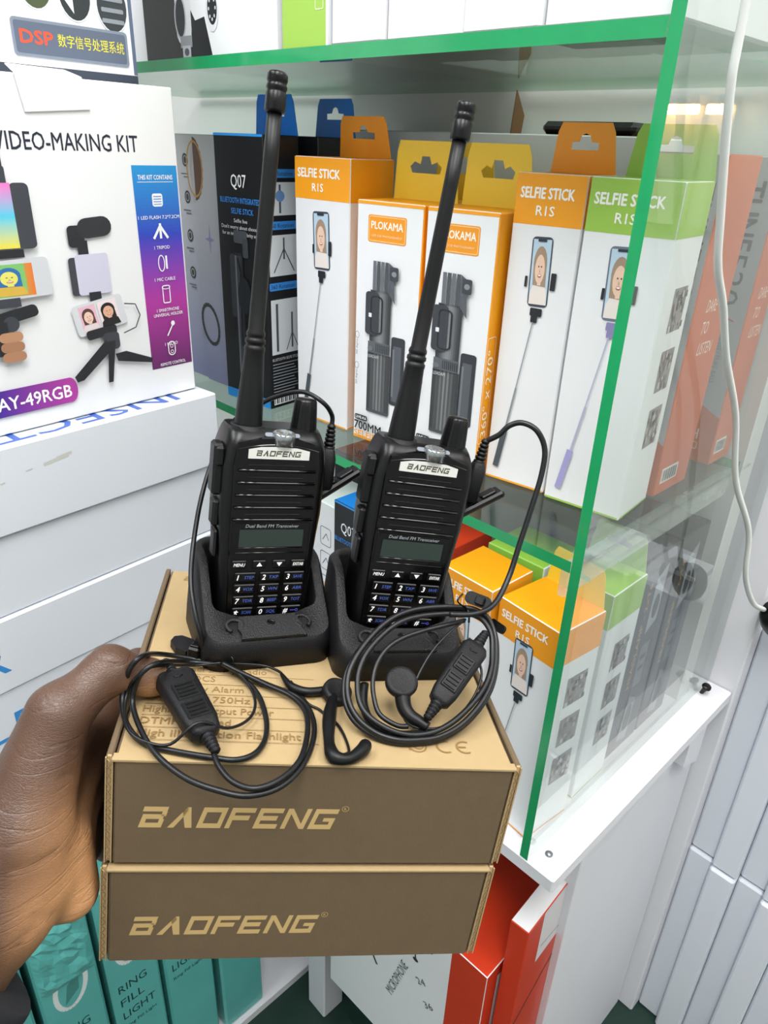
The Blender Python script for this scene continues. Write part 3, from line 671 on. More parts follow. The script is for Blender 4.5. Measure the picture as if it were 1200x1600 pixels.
# lapel clip against the cradle
c = MB(); T = Matrix.Translation(Vector((-73,90,1.0))*mm) @ Matrix.Rotation(math.radians(-28),4,'Z')
c.prism([(x*mm,y*mm) for x,y in ((-7,-3),(-1,-7),(6,-8),(8,-4),(8,2),(2,5),(-5,5),(-8,2))], 'black_matte', T, 4*mm)
co = c.build('lapel_clip', hs, SH)
c = MB(); T2 = Matrix.Translation(Vector((-66.5,81,1.0))*mm) @ Matrix.Rotation(math.radians(-20),4,'Z'); c.box((-3*mm,-4*mm,0),(4*mm,4*mm,8*mm),'black_plastic',1*mm,T2); c.box((-2*mm,-2.6*mm,8*mm),(3*mm,-1.2*mm,9*mm),'black_plastic',.3*mm,T2); c.build('clip_jaw', co, SH)
def ear_hook(hs, pts1, pts2, disc, nrm, SH, r1=1.9):
    h = MB(); P1 = smooth_path(MM(pts1),5); h.tube(P1, 0, 'rubber', 10, [(.9+1.5*min(1,i/6))*mm if i < 8 else 2.4*mm for i in range(len(P1))]); ho = h.build('ear_hook', hs, SH)
    P2 = smooth_path(MM(pts2),5); h = MB(); n_ = len(P2); h.tube(P2, 0, 'rubber', 10, [(2.6+.8*math.sin(i/n_*9)**2)*mm for i in range(n_)]); h.build('hook_arm', ho, SH)
    d = MB(); d.lathe([(0,-4*mm),(5*mm,-4*mm),(7.6*mm,-2.5*mm),(8*mm,0),(7.6*mm,2*mm),(6.2*mm,3*mm),(5.6*mm,2.6*mm),(0,3.4*mm)], 'black_matte', Vector(disc)*mm, nrm, 26); d.build('speaker', ho, SH)
ear_hook(hs, [(-19.8,65.2,3.8),(-14.8,55,3.4),(-6.6,51,3.2),(3.6,53,3.2),(10,54,4)], [(7,46,4.2),(4.3,33.5,4),(2.7,18.4,4),(2.6,6.8,4),(4.2,.4,4),(10.5,-.8,4),(17.2,4.8,4),(20,10,4)], (9,50,4.6), (.2,-.3,1), SH)
cable(hs, [(-14.5,62.6,1.2),(-6.5,45,.9),(-1,40,.9),(2,36,1),(8,28,1),(11,18,1),(12,8,1.2),(9,4,2.5)], .7, SH)
# --- headset of the tilted radio: coil leaning on the cradle
S2 = tuple(v*mm for v in (52,20,0))
h2 = thing('headset', 'black earpiece headset in a round coil, plugged into the tilted radio', 'headset', MBX @ Matrix.Translation(S2), 'earpiece headsets on the kraft box')
p0 = rl(RR2,(33.6,15,88)); p1 = rl(RR2,(36.5,15,124)); plug(h2, p0, p1, S2)
pt = rl(RR2,(36.5,15,124))
cable(h2, [pt, (90.6,118,134), (95,117,140), (101.5,115,143), (109.4,111,140.5), (115.2,108,131.1), (115.1,104,117.2), (111.2,98,98.6), (106.7,92,79.2), (101.5,84,61.7), (91.9,72,50.6), (80,66,47.1), (66,65.5,46)], 1.6, S2)
def lay(pts, dy=0, dz=0):
    """keep the coil in front of the cradle and above the lid"""
    out = []
    for x, y, z in pts:
        y2 = y; z2 = z
        if z2 < 1.7: y2 -= 0; z2 = 1.7
        out.append((x+0, y2+dy, z2+dz))
    return out
o2 = [(77.5,76.2,43.3),(65.7,76,43.2),(51.5,74.7,41.7),(39.8,71.5,39.2),(29.4,65.6,34.9),(19.2,56,28),(12.7,46.9,21.6),(10.4,39.4,15.8),(11.5,30.4,10.2),(16.5,23.1,5.7),(25.4,17.8,2.4),(35.3,14.5,1.7),(45.4,14.7,1.7),(56.9,17,2.2),(69,22.5,5.3),(79.8,31,10.6),(87.8,40.6,16.5),(92.3,50.5,22.7),(94.6,60.8,29),(94.5,68.1,34.2),(90.9,73.4,39.7),(84.4,75.9,42.5)]
i2 = [(75.9,71.9,43.4),(64.3,71.2,43),(51.5,69.4,41.8),(41.1,66.6,39.5),(31.9,61.4,35.2),(22.9,52.9,29.2),(18.4,45.6,24),(16.7,38.5,19.2),(17.6,29.4,13.6),(22,23.4,9.9),(29.9,18.9,7.1),(37.8,16.6,5.6),(45.9,16.2,5.4),(55.3,18,6.5),(65.1,22.6,9.4),(75.7,30.6,14.3),(84,39.4,19.7),(88.7,48.3,25.3),(90.7,57.4,30.9),(90.8,64.6,36.5),(87.1,69.9,41),(81.7,71.8,43)]
k2 = [(x*.97+1.6, y*.99-.6, z+2.4) for x, y, z in o2]
def loop(parent, pts, r, sh): MB().tube(smooth_path(MM(pts),5,True), r*mm, 'cable_black', 8).build('cable', parent, sh)
loop(h2, lay(o2), 1.5, S2); loop(h2, lay(i2), 1.5, S2); loop(h2, lay(k2), 1.5, S2)
cable(h2, lay([(76.4,70,40.4),(64.6,66.5,38.5),(52.8,63.5,36.2),(41.2,60,33),(33.1,55.5,29.3),(27.4,48.6,24.2),(24.9,40.4,18.3),(25.7,31.6,12.6),(28.5,25.5,9),(36.5,21.3,6.6),(42,21,6.6)]), 1.3, S2)
cable(h2, [(77,70.5,41),(66,62,36),(57,54,30),(50,46,22),(44,36,13),(41,28,6.5),(48,22,5),(62,23,6.5),(75,32,14),(83,45,23),(80,56,30)], .7, S2)
capsule(h2, (81.5,56.5,33.5), (56.5,28,15.5), (0,-.53,.85), 15, 13, 9, S2)
c = MB(); c.lathe([(0,-3.4*mm),(5*mm,-3.4*mm),(8.2*mm,-2*mm),(8.6*mm,.5*mm),(7.6*mm,2.6*mm),(6*mm,2.2*mm),(0,2.6*mm)], 'black_matte', Vector((39.5,39.5,19.5))*mm, (0,-.5,.87), 26); so = c.build('speaker', h2, S2)
c = MB(); c.tube(smooth_path(MM([(40,36,15.5),(40.8,31,11),(43.5,27,8.6),(48,24,7.5),(52,21,6.5)]),5), 0, 'rubber', 10, [(4.4-2*i/21)*mm for i in range(21)]); c.build('ear_hook', so, S2)
c = MB(); c.tube(smooth_path(MM([(22,46,13),(21,36,8),(24,27,4.5),(30,21.5,3.2),(38,19,2.8),(47,19.6,2.8),(52,22,3)]),5), 2.3*mm, 'rubber', 10); c.build('hook_arm', so, S2)
MB().tube(smooth_path(MM([(75,79,42),(76,74,46.5),(77.5,69,46),(78,67,41)]),5), .6*mm, 'gloss_black', 6).build('twist_tie', h2, S2)
MB().tube(smooth_path(MM([(76,73,46.8),(71,72,51),(74,75,54)]),5), .5*mm, 'gloss_black', 6).build('twist_tie', h2, S2)
c = MB(); T = Matrix.Translation(Vector((84.5,77,49.5))*mm) @ Matrix.Rotation(math.radians(-38),4,'Z') @ Matrix.Rotation(math.radians(58),4,'X')
c.prism(rrect(15*mm,7*mm,3*mm,5), 'black_plastic', T, 2.2*mm); c.box((-1*mm,-2.5*mm,2.2*mm),(4*mm,2.5*mm,4.5*mm),'black_matte',.6*mm,T); co = c.build('lapel_clip', h2, S2)
c = MB(); T = Matrix.Translation(Vector((96.2,69.5,38))*mm) @ Matrix.Rotation(math.radians(-62),4,'Z') @ Matrix.Rotation(math.radians(58),4,'X'); c.prism(rrect(11*mm,5*mm,2*mm,5), 'black_plastic', T, 2*mm); c.build('clip_jaw', co, S2)
# ================================================================== HAND
def skinmat():
    m = bpy.data.materials.new('dark_brown_skin'); m.use_nodes = True; nt = m.node_tree; b = nt.nodes['Principled BSDF']; L = nt.links.new
    tc = nt.nodes.new('ShaderNodeTexCoord'); n = nt.nodes.new('ShaderNodeTexNoise'); n.inputs['Scale'].default_value = 45; n.inputs['Detail'].default_value = 6; L(tc.outputs['Object'], n.inputs['Vector'])
    at = nt.nodes.new('ShaderNodeVertexColor'); at.layer_name = 'Col'
    mx = nt.nodes.new('ShaderNodeMix'); mx.data_type = 'RGBA'; mx.blend_type = 'MULTIPLY'; mx.inputs[0].default_value = 1.0
    cr_ = nt.nodes.new('ShaderNodeMapRange'); cr_.inputs[3].default_value = .72; cr_.inputs[4].default_value = 1.22; L(n.outputs['Fac'], cr_.inputs[0])
    L(at.outputs['Color'], mx.inputs[6]); L(cr_.outputs[0], mx.inputs[7]); L(mx.outputs[2], b.inputs['Base Color'])
    b.inputs['Roughness'].default_value = .42; b.inputs['Subsurface Weight'].default_value = .05; b.inputs['Subsurface Radius'].default_value = (.004,.0015,.0008)
    mp = nt.nodes.new('ShaderNodeMapping'); mp.inputs['Scale'].default_value = (1,1,2.6); L(tc.outputs['Object'], mp.inputs['Vector'])
    v = nt.nodes.new('ShaderNodeTexVoronoi'); v.feature = 'DISTANCE_TO_EDGE'; v.inputs['Scale'].default_value = 420; L(mp.outputs[0], v.inputs['Vector'])
    cl = nt.nodes.new('ShaderNodeMapRange'); cl.inputs[1].default_value = 0; cl.inputs[2].default_value = .12; L(v.outputs['Distance'], cl.inputs[0])
    mp2 = nt.nodes.new('ShaderNodeMapping'); mp2.inputs['Scale'].default_value = (16,16,120); mp2.inputs['Rotation'].default_value = (.25,.2,0); L(tc.outputs['Object'], mp2.inputs['Vector'])
    n3 = nt.nodes.new('ShaderNodeTexNoise'); n3.inputs['Scale'].default_value = 1; n3.inputs['Detail'].default_value = 2; L(mp2.outputs[0], n3.inputs['Vector'])
    sb = nt.nodes.new('ShaderNodeMath'); sb.operation = 'SUBTRACT'; sb.inputs[1].default_value = .5; L(n3.outputs['Fac'], sb.inputs[0]); ab = nt.nodes.new('ShaderNodeMath'); ab.operation = 'ABSOLUTE'; L(sb.outputs[0], ab.inputs[0])
    c3 = nt.nodes.new('ShaderNodeMapRange'); c3.inputs[2].default_value = .03; c3.inputs[3].default_value = -2.2; c3.inputs[4].default_value = 0; L(ab.outputs[0], c3.inputs[0]); ad_ = nt.nodes.new('ShaderNodeMath'); L(cl.outputs[0], ad_.inputs[0]); L(c3.outputs[0], ad_.inputs[1])
    bp = nt.nodes.new('ShaderNodeBump'); bp.inputs['Strength'].default_value = .28; bp.inputs['Distance'].default_value = .0004; L(ad_.outputs[0], bp.inputs['Height']); L(bp.outputs[0], b.inputs['Normal'])
    return m
SKIN = skinmat()
def sdf_mesh(segs, grooves, k, lo, hi, step, cutters=()):
    """smooth union of tapered limb segments -> one closed surface (surface nets), mm units"""
    ax = [np.arange(lo[i], hi[i]+step, step) for i in range(3)]
    X, Y, Z = np.meshgrid(*ax, indexing='ij'); P = np.stack([X,Y,Z], -1).astype(np.float32)
    D = None
    for a, b, ra, rb in segs:
        a = np.array(a, np.float32); b = np.array(b, np.float32); ba = b-a; t = np.clip(((P-a)@ba)/max(ba@ba,1e-6), 0, 1)
        d = np.linalg.norm(P-a-t[...,None]*ba, axis=-1)-(ra+(rb-ra)*t)
        if D is None: D = d
        else: h = np.clip(.5+.5*(D-d)/k, 0, 1); D = D*(1-h)+d*h-k*h*(1-h)
    for a, b, r, dep in grooves:
        a = np.array(a, np.float32); b = np.array(b, np.float32); ba = b-a; t = np.clip(((P-a)@ba)/(ba@ba), 0, 1)
        d = np.linalg.norm(P-a-t[...,None]*ba, axis=-1); D = D+dep*np.exp(-(d/r)**2)
    for f_ in cutters: D = np.maximum(D, f_(P))
    S = D < 0; sh = D.shape
    c = np.zeros((sh[0]-1,sh[1]-1,sh[2]-1), np.int8)
    offs = [(i,j,l) for i in (0,1) for j in (0,1) for l in (0,1)]
    for (i,j,l) in offs: c += S[i:sh[0]-1+i, j:sh[1]-1+j, l:sh[2]-1+l]
    act = (c > 0) & (c < 8); idx = -np.ones(act.shape, np.int64); cells = np.argwhere(act); idx[act] = np.arange(len(cells))
    acc = np.zeros((len(cells),3)); cnt = np.zeros(len(cells))
    ci, cj, cl = cells.T
    for (o1, o2_) in [(p, q) for p in offs for q in offs if p < q and sum(abs(u-v) for u, v in zip(p,q)) == 1]:
        d1 = D[ci+o1[0],cj+o1[1],cl+o1[2]]; d2 = D[ci+o2_[0],cj+o2_[1],cl+o2_[2]]; x = (d1 < 0) != (d2 < 0)
        t = np.where(x, d1/np.where(x, d1-d2, 1), 0)[:,None]; pt_ = np.array(o1)+t*(np.array(o2_)-np.array(o1)); acc[x] += pt_[x]; cnt[x] += 1
    V = (cells+acc/cnt[:,None])*step+np.array([a_[0] for a_ in ax])
    F = []
    for d in range(3):
        e1, e2 = [(1,2),(2,0),(0,1)][d]
        s0 = [slice(None)]*3; s1 = [slice(None)]*3; s0[d] = slice(0,-1); s1[d] = slice(1,None)
        ch = np.argwhere(S[tuple(s0)] != S[tuple(s1)])
        ch = ch[(ch[:,e1] > 0) & (ch[:,e2] > 0) & (ch[:,e1] < sh[e1]-1) & (ch[:,e2] < sh[e2]-1)]
        ins = S[ch[:,0],ch[:,1],ch[:,2]]
        def cell(a1, a2):
            q = ch.copy(); q[:,e1] -= a1; q[:,e2] -= a2; return idx[q[:,0],q[:,1],q[:,2]]
        q = np.stack([cell(1,1),cell(0,1),cell(0,0),cell(1,0)], 1); q[~ins] = q[~ins][:,::-1]; F.append(q)
    return V, np.concatenate(F)
segs = [
 # thumb: tip, joint, knuckle, base
 ((-79,49.5,7.6),(-85,47.5,10),6.4,8.0),((-85,47.5,10),(-103,42,17.5),8.3,10.2),((-103,42,17.5),(-121,24,4),10.6,12.6),((-122,24,4),(-131,0,-42),13.8,21),
 # thenar and heel
 ((-131,0,-42),(-140,-12,-72),21,26),((-128,26,-8),(-146,4,-60),12,20),((-118,8,-56),(-113,6,-84),15,14),((-126,30,-30),(-124,20,-80),13,20),
 # palm plates towards the knuckles
 ((-130,-4,-58),(-114.5,76,-38),20,11.5),((-129,-2,-68),(-115,78,-62),20,12),((-128,4,-80),(-115.5,74,-86),17,12),((-124,12,-88),(-117,66,-108),14,11.5),
 ((-124,30,-20),(-115,66,-36),9,9),
 # index along the side of the boxes
 ((-114.5,76,-38),(-106.5,112,-30),9.6,8.6),((-106.5,112,-30),(-104.5,136,-40),8.4,7.6),((-104.5,136,-40),(-104,152,-52),7.5,6.6),
 # middle, ring, little finger curling under the lower box
 ((-115,78,-62),(-106,112,-84),9.8,8.8),((-106,112,-84),(-105,126,-112),8.6,8),((-105,126,-112),(-98,124,-134),7.8,7.4),((-98,124,-134),(-76,118,-134),7.4,6.8),
 ((-115.5,74,-86),(-106,98,-112),9.6,8.6),((-106,98,-112),(-100,102,-134),8.4,7.6),((-100,102,-134),(-74,98,-134),7.6,6.8),
 ((-117,66,-108),(-109,78,-130),9,7.6),((-109,78,-130),(-98,80,-135),7.4,7),((-98,80,-135),(-80,80,-133),7,6.2),
 # wrist and forearm
 ((-140,-12,-72),(-156,-30,-90),25,26),((-156,-30,-90),(-235,-100,-138),26,33)]
gro = [((-96,30,24),(-112,44,24),1.6,1.0),((-98,28,18),(-99,30,4),1.5,.8),((-108,8,-6),(-116,12,-2),1.5,.9),((-106,6,-16),(-118,2,-12),1.5,1.0),((-104,0,-27),(-122,-8,-24),1.4,.9),((-108,-12,-40),(-128,-22,-40),1.6,1.0),((-106,-14,-58),(-122,-34,-70),1.8,1.3),((-122,-34,-70),(-120,-32,-92),1.8,1.3),((-110,-14,-76),(-120,-26,-62),1.5,.9)]
lidtop = lambda P: -(P[...,2]+0.0)          # nothing below the lid where the thumb lies
def boxcut(P):   # keep the hand outside the two boxes
    q = np.stack([np.maximum(-96.3-P[...,0], P[...,0]-96.3), np.maximum(-2.5-P[...,1], P[...,1]-190), np.maximum(-126.2-P[...,2], P[...,2]-.9)], -1)
    o_ = np.linalg.norm(np.maximum(q,0),axis=-1)+np.minimum(q.max(-1),0); return -o_
V, F = sdf_mesh(segs, gro, 6.5, (-250,-160,-215), (-60,170,40), 1.7, [boxcut])
SHH = Vector((-130,0,-80))*mm
person = thing('person', 'dark brown hand reaching in and gripping the two kraft boxes', 'person', MBX @ Matrix.Translation(SHH))
me = bpy.data.meshes.new('hand'); me.from_pydata([tuple(v*mm-np.array(SHH)) for v in V], [], F.tolist())
ca = me.color_attributes.new('Col', 'FLOAT_COLOR', 'POINT')
dark = np.array(lin((82,57,43))[:3]); pale = np.array(lin((204,150,104))[:3])
# palm skin is paler: inner side of the hand and the thumb pad
pf = np.clip((V[:,0]+131)/22,0,1)*np.clip((-6-V[:,2])/55,0,1)*np.clip((44-V[:,1])/40,0,1)
pf = np.maximum(pf, np.clip((20-V[:,2])/14,0,1)*np.clip((V[:,0]+104)/14,0,1)*(V[:,2] > -2)*.55)
cols = dark[None]*(1-pf[:,None])+pale[None]*pf[:,None]
ca.data.foreach_set('color', np.concatenate([cols, np.ones((len(V),1))],1).astype(np.float32).ravel())
me.materials.append(SKIN); me.polygons.foreach_set('use_smooth', [True]*len(me.polygons))
ho = bpy.data.objects.new('hand', me); COL.objects.link(ho); ho.parent = person
sm = ho.modifiers.new('soften', 'SMOOTH'); sm.factor = .5; sm.iterations = 3
# sleeve
s = MB(); ps = smooth_path(MM([(-146,-22,-87),(-160,-34,-97),(-195,-65,-116),(-240,-104,-142)]),5)
s.tube(ps, 0, 'sleeve', 24, [(37+.3*i+(.8 if i % 3 else 0))*mm for i in range(len(ps))]); s.build('sleeve', person, SHH, label='dark jacket sleeve')
# ================================================================== MID SHELF CARTONS
Z1 = ZM+.0003
def phone(P, cx, cy, w, h, ang=0, edge='#3c4250'):
    P.rr(cx, cy, w, h, .003, edge, ang); portrait(P, cx, cy, w*.88, h*.93, '#bcd3e6', '#a58d78', '#ecc9b2', '#ece2dc', ang)
    c, n = math.cos(ang), math.sin(ang); P.rr(cx-n*h*.45, cy+c*h*.45, w*.42, h*.035, .0006, '#2a2f3a', ang)
def crowd(P, x, y, w, h, seed=0, sk=0.0):
    r = random.Random(seed); P.poly([(x,y),(x+w,y+sk),(x+w,y+h+sk),(x,y+h)], '#8e8a88')
    for _ in range(26):
        a, b = r.random(), r.random(); g = r.choice(['#5d5a60','#b8aca4','#75706f','#c9c2bc','#463f45','#a08a80'])
        P.rect(x+a*w*.86, y+b*h*.84+sk*a, w*.13, h*.15, g)
def selfie(label, x, y, z, yaw, colour, tabm, w=.066, d=.057, h=.2405, tab=True, pics=True, tilt=0.0, ghost=False, grp='slim selfie stick boxes', tabw=None):
    t = carton('selfie_stick_box', label, w, d, h, x, y, z, yaw, {'all':'carton_white','z1':colour,'edge':'carton_white'}, grp)
    hexc = {'carton_orange':(250,163,20),'carton_green':(158,200,80)}[colour]; dk = hexc
    b = .0345
    P = fr(w,d,h,'front'); P.rect(.0005,h-b,w-.001,b-.0004,hexc); P.rect(.001,.0006,w-.002,.0016,dk)
    P.text('SELFIE STICK',.0045,h-.0165,.0075,'#fffdf6',w*.76,bold=.045); P.text('R1S',w*.33,h-.0278,.0068,'#fffdf6',.0145,bold=.02)
    pa = math.radians(2); pc = '#3b4450' if not ghost else '#6d7387'
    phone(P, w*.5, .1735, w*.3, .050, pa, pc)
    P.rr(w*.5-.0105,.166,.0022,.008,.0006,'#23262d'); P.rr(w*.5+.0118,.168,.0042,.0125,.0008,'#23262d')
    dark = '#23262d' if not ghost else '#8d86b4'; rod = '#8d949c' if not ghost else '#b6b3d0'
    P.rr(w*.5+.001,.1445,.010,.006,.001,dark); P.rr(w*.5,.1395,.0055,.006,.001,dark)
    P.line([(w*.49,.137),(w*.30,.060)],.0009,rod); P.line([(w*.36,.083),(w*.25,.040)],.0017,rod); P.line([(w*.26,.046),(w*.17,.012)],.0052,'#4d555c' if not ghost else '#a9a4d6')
    P.build('printed_design', t)
    P = fr(w,d,h,'right'); P.rect(.0005,h-b,d-.001,b-.0004,dk); Q = fr(w,d,h,'right'); Q.rect(.001,.0006,d-.002,.0016,dk); Q.build('printed_line', t)
    if pics:
        for i, (yy, zz) in enumerate(((.020,.142),(.020,.098),(.020,.054))): Q = fr(w,d,h,'right'); crowd(Q, yy, zz, .026, .031, i+3); Q.build('printed_picture', t)
    P.build('printed_design', t)
    if tab: hang_tab(t, w, d, h, tabm, tabw or w*.8, .034, tilt)
    return t
selfie('orange-topped selfie stick box between the tall black box and the boxes printed with folded sticks', -.5806,.4480,Z1,math.radians(3),'carton_orange','tab_orange',w=.072,d=.055,h=.2425,tilt=.12)
selfie('orange-topped selfie stick box touching the green-topped box on the middle shelf', -.3515,.4745,Z1,math.radians(8),'carton_orange','tab_orange',w=.0555,d=.05,tilt=.10)
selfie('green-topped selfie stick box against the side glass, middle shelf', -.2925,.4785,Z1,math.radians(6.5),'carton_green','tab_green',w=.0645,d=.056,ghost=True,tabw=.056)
def stick_art(P, ox, oz, s):
    """folded selfie stick drawn with plain shaded bars"""
    g = lambda a: (a,a+2,a+6)
    def R(x, z, w, h, c): P.rect(ox+x*s, oz+z*s, w*s, h*s, c)
    P.rr(ox+40*s, oz+52*s, 15*s, 86*s, 3*s, '#33373d', 0); R(35,14,9,70,'#565b61'); R(34.5,20,2,60,'#75797f')
    for i in range(14):
        v = int(58+70*math.sin(math.pi*(i+.5)/14)**2*(.4 if i % 2 else 1)); R(6+i*1.9,-6,1.95,76,(v,v+2,v+4))
    P.rr(ox+19.3*s, oz-6*s, 26*s, 4*s, 1.5*s, '#4a4e53')
    for i in range(12): v = int(52+80*math.sin(math.pi*(i+.5)/12)**2); R(8+i*1.95,84,2,62,(v,v+2,v+5))
    R(7,70,25,14,'#5b6066')
    for i in range(8): R(16+i*2,72,.9,10,'#34383c')
    P.ell(ox+10*s, oz+75*s, 3*s, 3.2*s, '#6a6f75'); P.rr(ox+11*s, oz+118*s, 15*s, 52*s, 4*s, '#3a3e44'); P.frame(ox+16*s, oz+117*s, 12*s, 44*s, 4*s, 1.6*s, '#1f2226')
    P.rr(ox+9*s, oz+116*s, 3.4*s, 5*s, .6*s, '#e9ebee')
    for i in range(4): R(11+i*4.4,146,3.6,34,'#4b5056' if i % 2 else '#686d74')
    P.poly([(ox+28*s,oz+146*s),(ox+36*s,oz+134*s),(ox+33*s,oz+176*s),(ox+28*s,oz+180*s)],'#565b62'); P.rr(ox+34*s, oz+168*s, 9*s, 16*s, 2*s, '#3d4148'); P.ell(ox+34*s, oz+168*s, 2.6*s, 3*s, '#868b92')
    P.text('LEADAM', ox+8*s, oz+64*s, 4*s, '#c9cdd2', 12*s)
def plokama(label, x, y, yaw, w, tabdx=0):
    d, h = .048, .2125
    t = carton('folding_selfie_stick_box', label, w, d, h, x, y, Z1, yaw, {'all':'carton_white','z1':'carton_orange','x1':'carton_orange','x0':'carton_orange'}, 'boxes printed with a folded selfie stick')
    P = fr(w,d,h,'front'); P.rect(.0005,.0005,w-.001,.0022,'#f6a31c'); P.rect(.0006,h-.003,w-.0012,.0026,'#f6a31c')
    P.rr(w*.47,h-.0215,w*.58,.0215,.002,'#f29a1d'); P.frame(w*.47,h-.0215,w*.545,.0192,.0016,.0004,'#ffe2b0')
    P.text('PLOKAMA',w*.47,h-.0215,.0062,'#fff8ea',w*.48,'c',bold=.03); P.text('LIVE FOR PHOTOGRAPHY',w*.47,h-.0278,.0018,'#ffe7c0',w*.46,'c')
    e0, o0 = P.ex.copy(), P.o.copy(); P.ex = e0*1.42; P.o = o0-e0*(w*.17*.42+.002); stick_art(P, w*.17, .036, .00072); P.ex, P.o = e0, o0
    P.rr(w*.165,.0225,w*.22,.0052,.002,'#22262c'); P.text('LIVE-K6',w*.165,.0212,.0028,'#ffffff',w*.18,'c',bold=.02)
    P.text('700MM',w*.055,.0108,.0085,'#20242b',w*.46,bold=.03); P.text('SELFIE STICK',w*.055,.0040,.0056,'#f0a01e',w*.80,bold=.03)
    for zz in (.060,.088): P.ring(w*.075,zz+.012,.0022,.003,.0004,'#555a60',0,12); P.text('360 degree',w*.085,zz-.006,.0022,'#555a60',.014,ang=math.pi/2)
    P.build('printed_design', t)
    P = fr(w,d,h,'right')
    P.text('360° x 270°',.0105,.035,.0085,'#fff1d6',.075,ang=math.pi/2,bold=.01); P.frame(.0062,.075,.0125,.09,.002,.0006,'#fff1d6'); P.text('SELFIE STICK',.034,.03,.011,'#fff1d6',.13,ang=math.pi/2,bold=.03)
    P.build('printed_design', t)
    hang_tab(t, w, d, h, 'tab_yellow', w*.86, .046, .05, style='cloud')
    return t
plokama('folded selfie stick box squeezed between a taller orange-topped box and its twin', -.4945,.4478,math.radians(6),.0712)
plokama('folded selfie stick box partly behind the tilted radio antenna', -.4205,.4553,math.radians(7),.0665)
# back row, tabs only
t = carton('folding_selfie_stick_box', 'back-row box of which a pale yellow tab shows behind the folded stick boxes', .068,.046,.2125, -.497,.503,Z1,math.radians(4), {'all':'carton_white','z1':'carton_orange'}); hang_tab(t,.068,.046,.2125,'tab_yellow',.06,.046,.0,style='cloud')
def q07(label, x, y, z, yaw, w, d, h, full, tabm=None, darktab=False):
    t = carton('bluetooth_selfie_stick_box', label, w, d, h, x, y, z, yaw, {'all':'carton_black','z1':'carton_blue'}, 'black boxes with blue tops')
    P = fr(w,d,h,'front'); P.rect(.0005,h-.0022,w-.001,.002,'#2f9bf0'); P.rect(.0005,.0005,w-.001,.010,'#2a93e6')
    P.text('Q07',w*.33 if full else w*.16,h-.046 if full else h-.033,.012,'#f0f2f5',.022,'l',bold=.005)
    cx = w*.5 if full else w*.44; zz = h-.060 if full else h-.045
    P.text('BLUETOOTH INTEGRATED',cx,zz,.0052,'#3f92e8',w*.82,'c',bold=.01); P.text('SELFIE STICK',cx+.003,zz-.0095,.0052,'#3f92e8',w*.46,'c',bold=.01)
    P.text('Selfie live',cx,zz-.0175,.0036,'#e8eaee',w*.28,'c')
    P.text("Don't worry about choosing",cx,zz-.0235,.0036,'#e8eaee',w*.82,'c'); P.text('for an internet celebrity selfie',cx,zz-.0295,.0036,'#e8eaee',w*.80,'c')
    # dark stick picture
    P.rr(w*.34,.120,.016,.062,.003,'#33363c'); P.rr(w*.42,.088,.0125,.13,.003,'#26292e'); P.rect(w*.33,.03,.010,.12,'#3a3e45'); P.rect(w*.345,.03,.002,.12,'#6c7178'); P.rr(w*.48,.168,.02,.012,.002,'#4b5058'); P.rr(w*.58,.158,.008,.018,.002,'#41454c'); P.line([(w*.40,.148),(w*.46,.135),(w*.43,.06)],.003,'#17191c'); P.ell(w*.52,.112,.010,.018,'#1f2226')
    P.build('printed_design', t)
    P = fr(w,d,h,'right')
    if full:
        bl = '#3a8de0'; wh = '#d9dde2'
        for zz in (.2245,.179,.1225): P.rr(d*.5,zz+.002,d*.88,.0075,.0015,bl); P.text('360 Rotation',d*.10,zz,.0042,'#10151d',d*.7)
        for z0, hh in ((.190,.029),(.1345,.038),(.057,.055)):
            P.rect(d*.08,z0,d*.84,hh,wh)
        P.line([(d*.42,.192),(d*.42,.217)],.0025,'#4a4f57'); P.ell(d*.42,.207,.006,.005,'#6f93c8'); P.line([(d*.2,.138),(d*.5,.160),(d*.8,.138)],.0012,'#4a4f57'); P.line([(d*.5,.150),(d*.5,.170)],.002,'#4a4f57')
        P.line([(d*.25,.06),(d*.25,.108)],.003,'#4a4f57'); P.line([(d*.7,.062),(d*.7,.098)],.0022,'#4a4f57'); P.line([(d*.52,.06),(d*.7,.078),(d*.9,.06)],.001,'#4a4f57')
        P.text('BLUETOOTH SELFIE STICK',d*.08,.0505,.003,'#d3d6da',d*.8)
        for i in range(10): P.rect(d*.08,.0465-i*.0032,d*(.8-.14*((i*7) % 4)/3),.0009,'#9aa0a8')
        P.rect(d*.08,.004,d*.8,.0095,'#e4e6e8')
        for i in range(12): P.rect(d*.1+i*d*.063,.0052,d*.02*(1+i % 2),.0068,'#15171a')
    P.build('printed_design', t)
    if tabm: hang_tab(t, w, d, h, tabm, w*.72, .034, .05, off=.006)
    return t
q07('tall black box with a blue hanging tab, beside the grey boxes', -.675,.4236,Z1,math.radians(6),.0705,.045,.2585,True,'carton_blue')
t = carton('bluetooth_selfie_stick_box', 'back-row black box whose blue tab shows behind the tall black box', .07,.045,.2585, -.668,.486,Z1,math.radians(3), {'all':'carton_black','z1':'carton_blue'}); hang_tab(t,.07,.045,.2585,'carton_blue',.05,.034,0,off=.012)
